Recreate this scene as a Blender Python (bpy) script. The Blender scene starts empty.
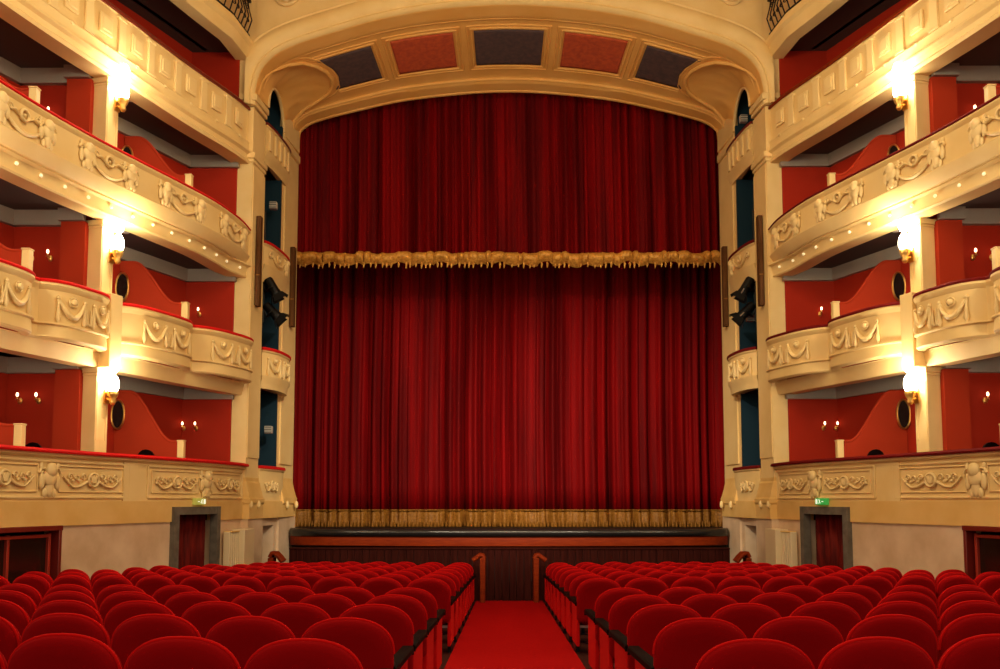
import bpy, bmesh, math, random
from mathutils import Vector, Matrix
random.seed(7)
PI = math.pi
C = bpy.context.scene.collection
scn = bpy.context.scene

# ------------------------------------------------------------------ camera, world, light, exposure
cam_d = bpy.data.cameras.new('camera'); cam = bpy.data.objects.new('camera', cam_d); C.objects.link(cam)
cam.location = (-0.115, 0, 0)
cam.rotation_euler = (math.radians(90 + 4.7), 0, 0.00467)
cam_d.sensor_width = 36; cam_d.lens = 32.4; cam_d.shift_y = 0.0915
cam_d.clip_start = 0.05; cam_d.clip_end = 200
scn.camera = cam
scn.view_settings.view_transform = 'Standard'; scn.view_settings.look = 'None'
scn.view_settings.gamma = 1; scn.view_settings.use_curve_mapping = False
scn.view_settings.exposure = 0.3

w = bpy.data.worlds.new('hall_ambient'); scn.world = w; w.use_nodes = True
w.node_tree.nodes['Background'].inputs[0].default_value = (1.0, 0.80, 0.58, 1)
w.node_tree.nodes['Background'].inputs[1].default_value = 0.38

def lamp(name, kind, loc, energy, col, size=0.3, rot=(0, 0, 0), spot=None, size_y=None):
    d = bpy.data.lights.new(name, kind); d.energy = energy; d.color = col
    if kind == 'AREA':
        d.size = size
        if size_y: d.shape = 'RECTANGLE'; d.size_y = size_y
    else: d.shadow_soft_size = size
    if kind == 'SPOT': d.spot_size = spot; d.spot_blend = 0.8
    o = bpy.data.objects.new(name, d); C.objects.link(o); o.location = loc; o.rotation_euler = rot
    return o
# added fill lamps without fixtures, above the stalls and behind the viewer
lamp('overhead_fill', 'POINT', (0, 12.5, 8.6), 500, (1.0, 0.80, 0.50), 1.0)  # unseen, added to brighten the arch and hall
lamp('overhead_down_fill', 'AREA', (0, 9.0, 11.5), 380, (1.0, 0.82, 0.54), 3.0)  # unseen, added to light the seats from above
lamp('rear_fill', 'AREA', (0, -3.0, 6.0), 230, (1.0, 0.82, 0.54), 9, (math.radians(74), 0, 0), size_y=3)  # added frontal fill, no lamp of the hall
for sx in (-1, 1):                                     # added unseen spots that brighten the lower curtain and leave the pelmet dark
    d = Vector((-sx * 3.3, 26, .2)) - Vector((sx * 5.0, 6.0, 10.0))
    o = lamp('curtain_fill_spot', 'SPOT', (sx * 5.0, 6.0, 10.0), 10500, (1.0, .84, .62), .25, d.to_track_quat('-Z', 'Y').to_euler(), math.radians(32))
    o.data.spot_blend = 1.0

# ------------------------------------------------------------------ materials
MATS = {}
def mat(name, col, rough=0.6, metal=0.0, sheen=None, spec=0.5, noise=None, emit=None, bump=None, coat=0, stops=None):
    m = bpy.data.materials.new(name); m.use_nodes = True; nt = m.node_tree; b = nt.nodes['Principled BSDF']
    b.inputs['Base Color'].default_value = (*col, 1); b.inputs['Roughness'].default_value = rough
    b.inputs['Metallic'].default_value = metal; b.inputs['Specular IOR Level'].default_value = spec
    if coat: b.inputs['Coat Weight'].default_value = coat
    if sheen:
        b.inputs['Sheen Weight'].default_value = sheen[0]; b.inputs['Sheen Roughness'].default_value = sheen[1]
        b.inputs['Sheen Tint'].default_value = (*sheen[2], 1)
    if noise:
        sc, col2, det = noise[:3]
        tc = nt.nodes.new('ShaderNodeTexCoord'); n = nt.nodes.new('ShaderNodeTexNoise'); r = nt.nodes.new('ShaderNodeValToRGB')
        n.inputs['Scale'].default_value = sc; n.inputs['Detail'].default_value = det
        if len(noise) > 3:
            mp = nt.nodes.new('ShaderNodeMapping'); mp.inputs['Scale'].default_value = noise[3]
            nt.links.new(tc.outputs['Object'], mp.inputs[0]); nt.links.new(mp.outputs[0], n.inputs['Vector'])
        else: nt.links.new(tc.outputs['Object'], n.inputs['Vector'])
        r.color_ramp.elements[0].position = (stops or (.35, .65))[0]; r.color_ramp.elements[1].position = (stops or (.35, .65))[1]
        r.color_ramp.elements[0].color = (*col, 1); r.color_ramp.elements[1].color = (*col2, 1)
        nt.links.new(n.outputs['Fac'], r.inputs[0]); nt.links.new(r.outputs[0], b.inputs['Base Color'])
    if bump:
        tc = nt.nodes.new('ShaderNodeTexCoord'); n = nt.nodes.new('ShaderNodeTexNoise'); bp = nt.nodes.new('ShaderNodeBump')
        n.inputs['Scale'].default_value = bump[0]; bp.inputs['Strength'].default_value = bump[1]; bp.inputs['Distance'].default_value = 0.01
        nt.links.new(tc.outputs['Object'], n.inputs['Vector']); nt.links.new(n.outputs['Fac'], bp.inputs['Height']); nt.links.new(bp.outputs[0], b.inputs['Normal'])
    if emit:
        b.inputs['Emission Color'].default_value = (*emit[0], 1); b.inputs['Emission Strength'].default_value = emit[1]
    MATS[name] = m; return m
mat('stucco', (.80, .57, .235), .55, noise=(1.3, (.86, .64, .29), 4), spec=.3)
mat('stucco_soffit_shade', (.82, .44, .11), .55, noise=(1.3, (.86, .50, .15), 4), spec=.3)  # same cream stucco, the soffit's orange shade put into the colour
mat('stucco_relief', (.86, .65, .30), .45, spec=.4)
mat('stucco_band', (.74, .46, .14), .55, noise=(2.2, (.80, .53, .19), 4), spec=.3)
mat('marble', (.60, .42, .26), .45, noise=(1.6, (.76, .58, .40), 8), spec=.3)
mat('box_red', (.40, .022, .007), .75, spec=.15)
mat('partition_red', (.42, .034, .009), .75, spec=.15)
mat('grey_frieze', (.34, .30, .25), .7, spec=.2)
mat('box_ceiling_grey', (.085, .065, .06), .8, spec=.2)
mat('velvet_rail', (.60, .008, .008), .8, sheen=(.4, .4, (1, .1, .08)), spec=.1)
mat('velvet_dark_shade', (.14, .006, .006), .8, spec=.1)  # right rails: same red velvet, shade put into the colour; also chair seats
mat('seat_velvet', (.27, .0015, .003), .85, sheen=(.28, .35, (1, .02, .02)), spec=.05)
mat('seat_piping', (.52, .004, .004), .85, sheen=(.5, .4, (1, .03, .02)), spec=.05)
mat('seat_side', (.55, .004, .004), .8, spec=.1)
mat('curtain_velvet', (.205, .001, .002), .7, sheen=(.04, .4, (1, .03, .03)), spec=.08, noise=(1.2, (.09, .001, .002), 2, (3, 3, .15)))
mat('gold_fringe', (.52, .22, .03), .5, noise=(16, (.80, .42, .08), 5), spec=.4, bump=(60, .6))
mat('gold', (.75, .45, .12), .3, metal=.9)
mat('gold_trim', (.18, .066, .005), .6, noise=(22, (.30, .13, .018), 3), spec=.3)
mat('carpet', (.29, .001, .002), .9, noise=(30, (.34, .003, .003), 3), spec=.05)
mat('floor_dark', (.03, .006, .004), .7, spec=.1)
mat('black_lacquer', (.012, .010, .010), .22)
mat('black_metal', (.0035, .0035, .004), .45, spec=.2)
mat('black_arm', (.004, .001, .001), .6, spec=.05)
mat('wood_orange', (.16, .015, .002), .55, spec=.08, noise=(3, (.21, .024, .003), 4, (1, 8, 8)))
mat('wood_mahogany', (.022, .003, .002), .6, spec=.05, noise=(2, (.038, .006, .004), 4, (12, 12, .6)))
mat('wood_brown', (.085, .032, .008), .6, spec=.15, noise=(3, (.13, .052, .015), 4, (10, 10, .5)))
mat('stage_floor', (.008, .005, .004), .6, spec=.2)
mat('stage_box_blue', (.010, .030, .048), .8, spec=.1)
mat('panel_red', (.60, .10, .028), .85, noise=(9, (.46, .065, .025), 8), bump=(25, .4))
mat('panel_dark', (.105, .062, .060), .85, noise=(9, (.065, .042, .05), 8), bump=(25, .4))
mat('stone_grey', (.105, .085, .065), .7, noise=(7, (.16, .135, .105), 6))
mat('door_red', (.07, .004, .003), .7, spec=.1, noise=(2.5, (.16, .009, .006), 3, (6, 6, .8)))
mat('frame_red', (.16, .010, .005), .4)
mat('leaf_red', (.36, .025, .010), .45)
mat('dark_glass', (.02, .008, .005), .12, spec=.6)
mat('radiator_cream', (.80, .66, .42), .5)
mat('lamp_glass', (1, .95, .8), .3, emit=((1, .90, .68), 26))
mat('lamp_small', (1, .8, .5), .3, emit=((1, .72, .40), 5))
mat('bulb_stud', (.95, .85, .55), .25, emit=((1, .85, .5), .35))
mat('iron', (.018, .012, .010), .5, metal=.5)
mat('sign_green', (.03, .22, .04), .4, emit=((.05, .5, .08), .35))
mat('sign_gold', (.38, .33, .06), .4, emit=((.6, .6, .1), .25))
mat('sign_white', (.8, .85, .7), .4, emit=((.9, 1, .8), .6))
mat('fixture_grey', (.45, .43, .38), .4)
mat('mirror_dark', (.02, .012, .010), .15, spec=.7)
mat('steel', (.45, .40, .38), .3, metal=.9)
M = MATS

# ------------------------------------------------------------------ mesh helpers
class MB:
    def __init__(s): s.v = []; s.f = []
    def add(s, vs, fs):
        n = len(s.v); s.v += [tuple(p) for p in vs]; s.f += [tuple(i + n for i in f) for f in fs]; return s
    def box(s, c, d, rz=0, T=None):
        vs = []
        for x in (-1, 1):
            for y in (-1, 1):
                for z in (-1, 1):
                    p = Vector((x * d[0] / 2, y * d[1] / 2, z * d[2] / 2))
                    if rz: p.rotate(Matrix.Rotation(rz, 3, 'Z'))
                    p += Vector(c); vs.append(T(p) if T else p)
        return s.add(vs, [(0, 1, 3, 2), (4, 6, 7, 5), (0, 4, 5, 1), (2, 3, 7, 6), (0, 2, 6, 4), (1, 5, 7, 3)])
    def prism(s, poly, z0, z1, inset=0):
        n = len(poly)
        vs = [(p[0], p[1], z0) for p in poly] + [(p[0], p[1], z1) for p in poly]
        return s.add(vs, [tuple(range(n)), tuple(range(2 * n - 1, n - 1, -1))] + [(i, (i + 1) % n, n + (i + 1) % n, n + i) for i in range(n)])
    def grid(s, rows, closed=False):
        nr, nc = len(rows), len(rows[0]); vs = [p for r in rows for p in r]; fs = []
        for i in range(nr - 1):
            for j in range(nc - (0 if closed else 1)):
                k = (j + 1) % nc; fs.append((i * nc + j, i * nc + k, (i + 1) * nc + k, (i + 1) * nc + j))
        return s.add(vs, fs)
    def loft(s, rows, caps=True):
        """rows of closed rings"""
        s.grid(rows, True)
        if caps:
            s.add(rows[0], [tuple(range(len(rows[0])))]); s.add(rows[-1], [tuple(range(len(rows[-1])))])
        return s
    def tube(s, path, rad, n=8, caps=True):
        path = [Vector(p) for p in path]; rows = []; prev = None
        for i, p in enumerate(path):
            t = (path[min(i + 1, len(path) - 1)] - path[max(i - 1, 0)]).normalized()
            if prev is None:
                a = Vector((0, 0, 1)) if abs(t.z) < .9 else Vector((1, 0, 0)); u = t.cross(a).normalized()
            else: u = (prev - t * prev.dot(t)).normalized()
            prev = u; w_ = t.cross(u); r = rad[i] if isinstance(rad, (list, tuple)) else rad
            rows.append([p + u * (r * math.cos(2 * PI * k / n)) + w_ * (r * math.sin(2 * PI * k / n)) for k in range(n)])
        return s.loft(rows, caps)
    def ball(s, c, r, nu=10, nv=7, T=None):
        if not isinstance(r, (tuple, list)): r = (r, r, r)
        rows = []
        for i in range(nv + 1):
            a = PI * i / nv
            if i in (0, nv): a = .02 if i == 0 else PI - .02
            row = []
            for k in range(nu):
                b = 2 * PI * k / nu
                p = Vector((c[0] + r[0] * math.sin(a) * math.cos(b), c[1] + r[1] * math.sin(a) * math.sin(b), c[2] + r[2] * math.cos(a)))
                row.append(T(p) if T else p)
            rows.append(row)
        return s.loft(rows)
    def lathe(s, c, prof, n=16, T=None):
        rows = []
        for r, z in prof:
            row = []
            for k in range(n):
                p = Vector((c[0] + r * math.cos(2 * PI * k / n), c[1] + r * math.sin(2 * PI * k / n), c[2] + z)); row.append(T(p) if T else p)
            rows.append(row)
        return s.loft(rows)
    def build(s, name, m, parent=None, smooth=35, bevel=0, loc=None):
        me = bpy.data.meshes.new(name); me.from_pydata([tuple(v) for v in s.v], [], s.f)
        bm = bmesh.new(); bm.from_mesh(me); bmesh.ops.remove_doubles(bm, verts=bm.verts, dist=1e-5)
        bmesh.ops.recalc_face_normals(bm, faces=bm.faces); bm.to_mesh(me); bm.free()
        if smooth:
            me.shade_smooth(); me.set_sharp_from_angle(angle=math.radians(smooth))
        me.materials.append(MATS[m]); o = bpy.data.objects.new(name, me); C.objects.link(o)
        if parent: o.parent = parent
        if loc: o.location = loc
        if bevel:
            b = o.modifiers.new('bevel', 'BEVEL'); b.width = bevel; b.segments = 2; b.limit_method = 'ANGLE'
        return o
def tag(o, label=None, cat=None, group=None, kind=None):
    if label: o['label'] = label
    if cat: o['category'] = cat
    if group: o['group'] = group
    if kind: o['kind'] = kind
    return o
def thing(name, label, cat, group=None, loc=(0, 0, 0), rz=0):
    o = bpy.data.objects.new(name, None); o.empty_display_size = .2; C.objects.link(o); o.location = loc; o.rotation_euler = (0, 0, rz)
    return tag(o, label, cat, group)
def struct(mb, name, m, smooth=35): return tag(mb.build(name, m, None, smooth), kind='structure')
def rebase(root, loc):
    """move an Empty to the base of its parts, leaving the parts in place"""
    root.location = loc
    for ch in root.children: ch.matrix_parent_inverse = Matrix.Identity(4); ch.location = Vector(ch.location) - Vector(loc)

# ------------------------------------------------------------------ plan curves (half width as a function of depth)
def interp(tab, y):
    """smooth cubic through (y, x) pairs sorted by falling y"""
    t = sorted(tab)
    if y <= t[0][0]: return t[0][1]
    if y >= t[-1][0]: return t[-1][1]
    i = max(k for k in range(len(t)) if t[k][0] <= y); i = min(i, len(t) - 2)
    p0 = t[max(i - 1, 0)]; p1 = t[i]; p2 = t[i + 1]; p3 = t[min(i + 2, len(t) - 1)]
    h = p2[0] - p1[0]; u = (y - p1[0]) / h
    m1 = (p2[1] - p0[1]) / (p2[0] - p0[0]) * h; m2 = (p3[1] - p1[1]) / (p3[0] - p1[0]) * h
    return (2 * u**3 - 3 * u**2 + 1) * p1[1] + (u**3 - 2 * u**2 + u) * m1 + (-2 * u**3 + 3 * u**2) * p2[1] + (u**3 - u**2) * m2
TB = [(20, 6.0), (19, 6.32), (18, 6.66), (17, 6.96), (16, 7.24), (15, 7.54), (14, 7.81), (13, 8.04), (12, 8.22), (11, 8.36), (10, 8.45), (9, 8.5), (8, 8.52), (7, 8.52)]
TF = [(20, 5.92), (19.5, 5.90), (19, 5.93), (18, 6.08), (17, 6.37), (16, 6.69), (15, 7.01), (14, 7.28), (13, 7.48), (12, 7.64), (11, 7.76), (10, 7.85), (9, 7.9), (8, 7.95), (7, 7.95)]
TK = [(20.1, 7.26), (18, 8.04), (16, 8.9), (14, 9.5), (12, 9.8), (10, 9.9), (7, 9.95)]
B = lambda y: interp(TB, y)
F = lambda y: interp(TF, y)
K = lambda y: interp(TK, y)
YN = 8.0                                             # how far the side tiers are built towards the viewer
def curve(fn, y0, y1, n): return [(fn(y0 + (y1 - y0) * i / n), y0 + (y1 - y0) * i / n) for i in range(n + 1)]
def nrm(pts, i):
    a = pts[max(i - 1, 0)]; b = pts[min(i + 1, len(pts) - 1)]
    dx, dy = b[0] - a[0], b[1] - a[1]; l = math.hypot(dx, dy) or 1
    return (-dy / l, dx / l)
def sweep(mb, pts, prof, sx, caps=True):
    """closed profile of (offset towards the hall, z) swept along a plan polyline of rising y"""
    rows = []
    for i, p in enumerate(pts):
        n = nrm(pts, i); rows.append([(sx * (p[0] + n[0] * o), p[1] + n[1] * o, z) for o, z in prof])
    mb.loft(rows, caps); return mb
def mapper(fn, sx):
    """(s=depth y, o=offset, z) -> world, riding on a plan curve"""
    def T(p):
        y = p[0]; a = fn(y - .02); b = fn(y + .02); dx, dy = b - a, .04; l = math.hypot(dx, dy)
        return Vector((sx * (fn(y) - dy / l * p[1]), y + dx / l * p[1], p[2]))
    return T

# ------------------------------------------------------------------ floor
FZ = lambda y: -(1.3718 + .0451 * y)
mb = MB(); mb.add([(-9.2, -2, FZ(-2)), (9.2, -2, FZ(-2)), (9.2, 23.2, FZ(23.2)), (-9.2, 23.2, FZ(23.2)), (-9.2, -2, FZ(-2) - .3), (9.2, -2, FZ(-2) - .3), (9.2, 23.2, FZ(23.2) - .3), (-9.2, 23.2, FZ(23.2) - .3)],
                  [(0, 1, 2, 3), (4, 7, 6, 5), (0, 4, 5, 1), (1, 5, 6, 2), (2, 6, 7, 3), (3, 7, 4, 0)])
struct(mb, 'floor', 'floor_dark')
mb = MB(); e = .012
mb.add([(-.76, -1.5, FZ(-1.5) + e), (.76, -1.5, FZ(-1.5) + e), (.76, 20.9, FZ(20.9) + e), (-.76, 20.9, FZ(20.9) + e), (-.76, -1.5, FZ(-1.5) - .01), (.76, -1.5, FZ(-1.5) - .01), (.76, 20.9, FZ(20.9) - .01), (-.76, 20.9, FZ(20.9) - .01)],
       [(0, 1, 2, 3), (4, 7, 6, 5), (0, 4, 5, 1), (1, 5, 6, 2), (2, 6, 7, 3), (3, 7, 4, 0)])
tag(mb.build('aisle_carpet', 'carpet'), 'long red carpet running down the centre aisle between the seats', 'carpet')

# ------------------------------------------------------------------ ground walls, with doorways
SIDES = ((-1, 'left'), (1, 'right'))
DOOR = (16.95, 18.45); DOORZ = -.13
GLZ = (12.3, 14.32); GLZZ = -.43
def wall_piece(mb, fn, y0, y1, z0, z1, sx, o=0, th=.25):
    n = max(2, int((y1 - y0) / .3)); sweep(mb, curve(fn, y0, y1, n), [(o, z0), (o, z1), (o - th, z1), (o - th, z0)], sx)
for sx, sd in SIDES:
    mb = MB(); zb = -2.6
    for y0, y1 in ((YN, GLZ[0]), (GLZ[1], DOOR[0]), (DOOR[1], 20.0)): wall_piece(mb, F, y0, y1, zb, -.41, sx)
    struct(mb, 'wall_' + sd, 'marble')
for sx, sd in SIDES:                                  # dark lobby behind the openings
    for q, (a, b, zt) in enumerate(((GLZ[0], GLZ[1], GLZZ), (DOOR[0], DOOR[1], DOORZ))):
        mb = MB(); sweep(mb, curve(F, a - .1, b + .1, 6), [(-.9, -2.6), (-.9, zt + .02), (-.20, zt + .02), (-.20, zt + .12), (-1.0, zt + .12), (-1.0, -2.6)], sx)
        for c in (a - .12, b + .12):
            sweep(mb, curve(F, c - .04, c + .04, 2), [(-.20, -2.6), (-.20, zt + .1), (-.95, zt + .1), (-.95, -2.6)], sx)
        struct(mb, 'wall_%s_lobby' % sd, 'stage_floor')

# ------------------------------------------------------------------ relief ornaments, all riding on a curved face through T(y, o, z)
def arc_tube(mb, T, y0, y1, z0, dip, r, o=.03, n=11, fat=1.7):
    path = []; rad = []
    for i in range(n):
        t = i / (n - 1); path.append(T((y0 + (y1 - y0) * t, o, z0 - dip * (1 - (2 * t - 1)**2)))); rad.append(r * (1 + (fat - 1) * math.sin(PI * t)))
    mb.tube(path, rad, 6)
def drop(mb, T, y, z, h, r, o=.025):
    mb.tube([T((y, o, z)), T((y, o, z - h * .5)), T((y, o, z - h * .8)), T((y, o, z - h))], [r * .6, r, r * 1.7, r * .5], 6)
def scroll(mb, T, y, z, R, d, r, o=.03, turns=1.25, n=16):
    path = []; rad = []
    for i in range(n):
        t = i / (n - 1); a = t * turns * 2 * PI; q = R * (1 - .75 * t); path.append(T((y + d * q * math.cos(a), o, z + q * math.sin(a)))); rad.append(r * (1 - .4 * t))
    mb.tube(path, rad, 6)
def ring(mb, T, y, z, R, r, o=.035):
    mb.tube([T((y + R * math.cos(2 * PI * k / 14), o, z + R * math.sin(2 * PI * k / 14))) for k in range(15)], r, 6)
def bust(mb, T, y, z, h):
    k = h / .30
    mb.ball((y, .06, z + h * .34), (.085 * k, .07, .09 * k), T=T)
    mb.ball((y, .045, z + h * .04), (.11 * k, .055, .11 * k), T=T)
    mb.ball((y, .035, z - h * .30), (.065 * k, .045, .13 * k), T=T)
    for d in (-1, 1):
        scroll(mb, T, y + d * .10 * k, z + h * .22, .07 * k, d, .026, n=10)
        mb.ball((y + d * .12 * k, .03, z - h * .10), (.045 * k, .035, .10 * k), T=T)
        mb.ball((y + d * .07 * k, .03, z - h * .55), (.04 * k, .03, .06 * k), T=T)
        mb.ball((y + d * .13 * k, .025, z + h * .48), (.03 * k, .025, .05 * k), T=T)
def relief_putti(fn, sx, y, z, parent):
    T = mapper(fn, sx); mb = MB()
    for d in (-1, 1):
        bust(mb, T, y + d * .50, z, .34)
        scroll(mb, T, y + d * .30, z + .10, .06, -d, .018, n=10)
        mb.tube([T((y + d * .40, .02, z + .14)), T((y + d * .32, .035, z + .05)), T((y + d * .2, .03, z + .09)), T((y + d * .1, .03, z + .03))], [.03, .02, .028, .012], 6)
    ring(mb, T, y, z + .07, .085, .028); mb.ball((y, .03, z + .07), (.03, .03, .03), T=T)
    arc_tube(mb, T, y - .42, y + .42, z - .02, .19, .022)
    return mb.build('garland_relief', 'stucco_relief', parent, 60)
def relief_swag(fn, sx, y, z, parent, wd=1.35):
    T = mapper(fn, sx); mb = MB(); k = wd / 1.35
    for d in (-1, 1):
        c = y + d * .40 * k; arc_tube(mb, T, c - .26 * k, c + .26 * k, z + .15, .26, .028)
        mb.ball((c, .04, z + .15), (.055, .045, .055), T=T); ring(mb, T, c, z + .15, .075, .012)
        for q in (-.27, .27): drop(mb, T, c + q * k, z + .22, .46, .028); mb.ball((c + q * k, .03, z + .18), (.03, .03, .03), T=T)
    drop(mb, T, y - .055 * k, z + .10, .30, .02); drop(mb, T, y + .055 * k, z + .10, .30, .02)
    arc_tube(mb, T, y - .12 * k, y + .12 * k, z + .12, .30, .016, fat=1.2)
    return mb.build('swag_relief', 'stucco_relief', parent, 60)
def relief_shell(fn, sx, y, z, parent, wd=1.3):
    T = mapper(fn, sx); mb = MB()
    ring(mb, T, y, z, .11, .024)
    mb.ball((y, .02, z), (.075, .04, .075), T=T)
    for a in range(5):
        t = -.6 + .3 * a; mb.tube([T((y + .03 * math.sin(t * 2), .05, z - .05)), T((y + .09 * math.sin(t * 1.6), .04, z + .08))], .014, 5)
    for d in (-1, 1):
        n = 16; path = []; rad = []
        for i in range(n):
            t = i / (n - 1); path.append(T((y + d * (.13 + t * (wd / 2 - .16)), .025, z - .03 - .09 * math.sin(t * PI) + .20 * max(0, t - .6)**1))); rad.append(.028 * (1 - .5 * t))
        mb.tube(path, rad, 6)
        for j, q in enumerate((.22, .36, .50)):
            if q < wd / 2 - .05: scroll(mb, T, y + d * q, z + .045 - .02 * (j % 2), .058, d if j % 2 else -d, .018, n=10)
        for q in (.29, .43, .55):
            if q < wd / 2 - .03: mb.ball((y + d * q, .02, z - .02), (.035, .025, .03), 8, 5, T=T)
    return mb.build('scroll_relief', 'stucco_relief', parent, 60)
def relief_figure(fn, sx, y, z, parent):
    T = mapper(fn, sx); mb = MB(); bust(mb, T, y, z, .40); return mb.build('figure_relief', 'stucco_relief', parent, 60)
def frame_molding(fn, sx, y0, y1, z0, z1, parent, r=.018, name='panel_molding', m='stucco'):
    T = mapper(fn, sx); mb = MB(); n = max(2, int((y1 - y0) / .2))
    for z in (z0, z1): mb.tube([T((y0 + (y1 - y0) * i / n, .012, z)) for i in range(n + 1)], r, 6)
    for y in (y0, y1): mb.tube([T((y, .012, z0)), T((y, .012, z1))], r, 6)
    return mb.build(name, m, parent, 60)

# ------------------------------------------------------------------ tiers: ledge height, beam bottom, slab top
ORD = {1: 'lowest', 2: 'second', 3: 'third', 4: 'fourth', 5: 'top'}
BEAM = {2: 2.34, 3: 5.01, 4: 7.65, 5: 10.12}          # underside of the tier's beam = top of the opening below
COLY = [15.88, 11.9]; PARTY = [18.1, 14.15]
def bulge_fn(y):
    """second tier front: bows out once per box"""
    for a, b in ((18.22, 20.0), (16.10, 18.0), (14.27, 15.66), (12.13, 14.05), (10.2, 11.68), (8, 10.0)):
        if a <= y <= b:
            t = (y - a) / (b - a); return B(y) - .10 - .30 * (max(0, 1 - abs(2 * t - 1)**3.2))**.6
    return B(y) - .10
def bulge_pts(y0, y1):
    n = int((y1 - y0) / .045); return curve(bulge_fn, y0, y1, n)
def balcony(sx, sd, tier):
    nm = {1: 'carved scroll panels', 2: 'bowed fronts with swag reliefs', 3: 'putti and garland relief', 4: 'square panels'}[tier]
    velvet = 'velvet_rail' if sx < 0 else 'velvet_dark_shade'  # one velvet on both sides; the right copy has shade in its colour
    root = thing('balcony', '%s %s-tier balcony with %s, %s side of the hall' % ({1: 'lowest', 2: 'cream', 3: 'cream', 4: 'cream'}[tier], ORD[tier], nm, sd) if tier > 1 else 'lowest cream balcony front with %s, above the marble wall on the %s' % (nm, sd), 'balcony', 'balconies on both sides of the hall')
    mb = MB()
    if tier == 1:
        pts = curve(F, YN, 20.0, 60)
        for (a, b) in ((YN, DOOR[0]), (DOOR[1], 20.0)):
            sweep(mb, curve(F, a, b, max(4, int((b - a) / .25))), [(0, -.41), (.035, -.41), (.035, -.02), (-.2, -.02), (-.2, -.41)], sx)
        mb.build('dado_band', 'stucco_band', root)
        mb = MB(); sweep(mb, curve(F, DOOR[0], DOOR[1], 8), [(.03, DOORZ), (.03, -.02), (-.2, -.02), (-.2, DOORZ)], sx); mb.build('dado_band', 'stucco_band', root)
        mb = MB(); sweep(mb, pts, [(0, -.02), (0, .66), (.04, .67), (.07, .70), (.07, .735), (-.2, .735), (-.2, -.02)], sx); mb.build('parapet', 'stucco', root)
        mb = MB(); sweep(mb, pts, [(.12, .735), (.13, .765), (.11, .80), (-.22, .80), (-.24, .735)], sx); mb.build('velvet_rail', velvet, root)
        segs = [(16.42, 17.75, 1), (18.22, 19.75, 1), (14.30, 15.75, 1), (12.45, 13.85, 1), (10.3, 11.7, 1)]
        for a, b, k in segs:
            relief_shell(F, sx, (a + b) / 2, .33, root, b - a - .1)
            frame_molding(F, sx, a, b, .13, .54, root, .012)
        for y in (17.98, 14.08): relief_figure(F, sx, y, .33, root)
        for a, b in ((16.32, 19.85), (12.33, 15.85), (8.4, 11.85)): frame_molding(F, sx, a, b, .04, .61, root, .024)
        T = mapper(F, sx)
        for y in COLY:                                # flat strip under each column
            mb = MB(); sweep(mb, curve(F, y - .17, y + .17, 3), [(0, -.02), (0, .66), (.03, .66), (.03, -.02)], sx); mb.build('pilaster_strip', 'stucco', root)
    elif tier == 2:
        pts = bulge_pts(YN, 20.0)
        mb = MB(); sweep(mb, pts, [(.0, 2.86), (.0, 3.40), (.03, 3.44), (.05, 3.48), (.04, 3.52), (-.12, 3.52), (-.12, 2.86)], sx); mb.build('parapet', 'stucco', root)
        mb = MB(); sweep(mb, pts, [(.05, 2.87), (.055, 2.84), (.015, 2.82), (.03, 2.63), (.0, 2.60), (-.12, 2.60), (-.12, 2.87)], sx); mb.build('lower_molding', 'stucco', root)
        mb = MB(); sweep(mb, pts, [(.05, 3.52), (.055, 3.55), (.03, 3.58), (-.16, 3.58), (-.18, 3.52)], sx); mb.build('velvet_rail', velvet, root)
        mb = MB(); sweep(mb, curve(B, YN, 20.0, 50), [(.06, 2.60), (.03, 2.44), (.0, 2.34), (-.30, 2.34), (-.30, 2.62), (.1, 2.62)], sx); mb.build('beam', 'stucco', root)
        for y, wd in ((19.08, 1.25), (17.05, 1.3), (14.97, 1.1), (13.1, 1.3), (11.0, 1.1)): relief_swag(bulge_fn, sx, y, 3.10, root, wd)
    elif tier == 3:
        pts = curve(F, YN, 20.0, 60)
        mb = MB(); sweep(mb, pts, [(0, 5.52), (0, 6.0), (.03, 6.03), (.05, 6.06), (.03, 6.10), (-.12, 6.10), (-.12, 5.52)], sx); mb.build('parapet', 'stucco', root)
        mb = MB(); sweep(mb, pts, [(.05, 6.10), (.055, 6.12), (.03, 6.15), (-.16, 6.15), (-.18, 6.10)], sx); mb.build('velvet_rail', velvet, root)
        mb = MB(); sweep(mb, pts, [(.03, 5.52), (.035, 5.49), (.02, 5.46), (-.02, 5.40), (-.08, 5.32), (-.10, 5.30), (-.3, 5.30), (-.3, 5.52)], sx); mb.build('cove_molding', 'stucco', root)
        beam = lambda y: min(B(y), F(y) + .32) - .06
        mb = MB(); sweep(mb, curve(beam, YN, 20.0, 60), [(.10, 5.30), (.10, 5.27), (.02, 5.25), (-.02, 5.10), (.0, 5.04), (-.02, 5.01), (-.36, 5.01), (-.36, 5.31)], sx); mb.build('beam', 'stucco', root)
        T = mapper(beam, sx); y = 19.7
        while y > 10:
            mb = MB(); mb.ball((y, .03, 5.17), (.032, .03, .032), T=T); mb.build('bulb', 'bulb_stud', root); y -= .52
        for k in range(5): relief_putti(F, sx, 18.93 - 1.9 * k, 5.76, root)
    else:
        F4 = lambda y: B(y) - .06 + max(0, .06 * (y - 19.5) / .5)
        pts = curve(F4, YN, 20.0, 60)
        mb = MB(); sweep(mb, pts, [(0, 8.16), (0, 8.90), (.02, 8.92), (-.14, 8.92), (-.14, 8.16)], sx); mb.build('parapet', 'stucco', root)
        mb = MB(); sweep(mb, pts, [(.06, 8.92), (.065, 8.96), (.04, 9.0), (-.17, 9.0), (-.18, 8.92)], sx); mb.build('hand_rail', 'frame_red' if sx < 0 else 'wood_orange', root)
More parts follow.
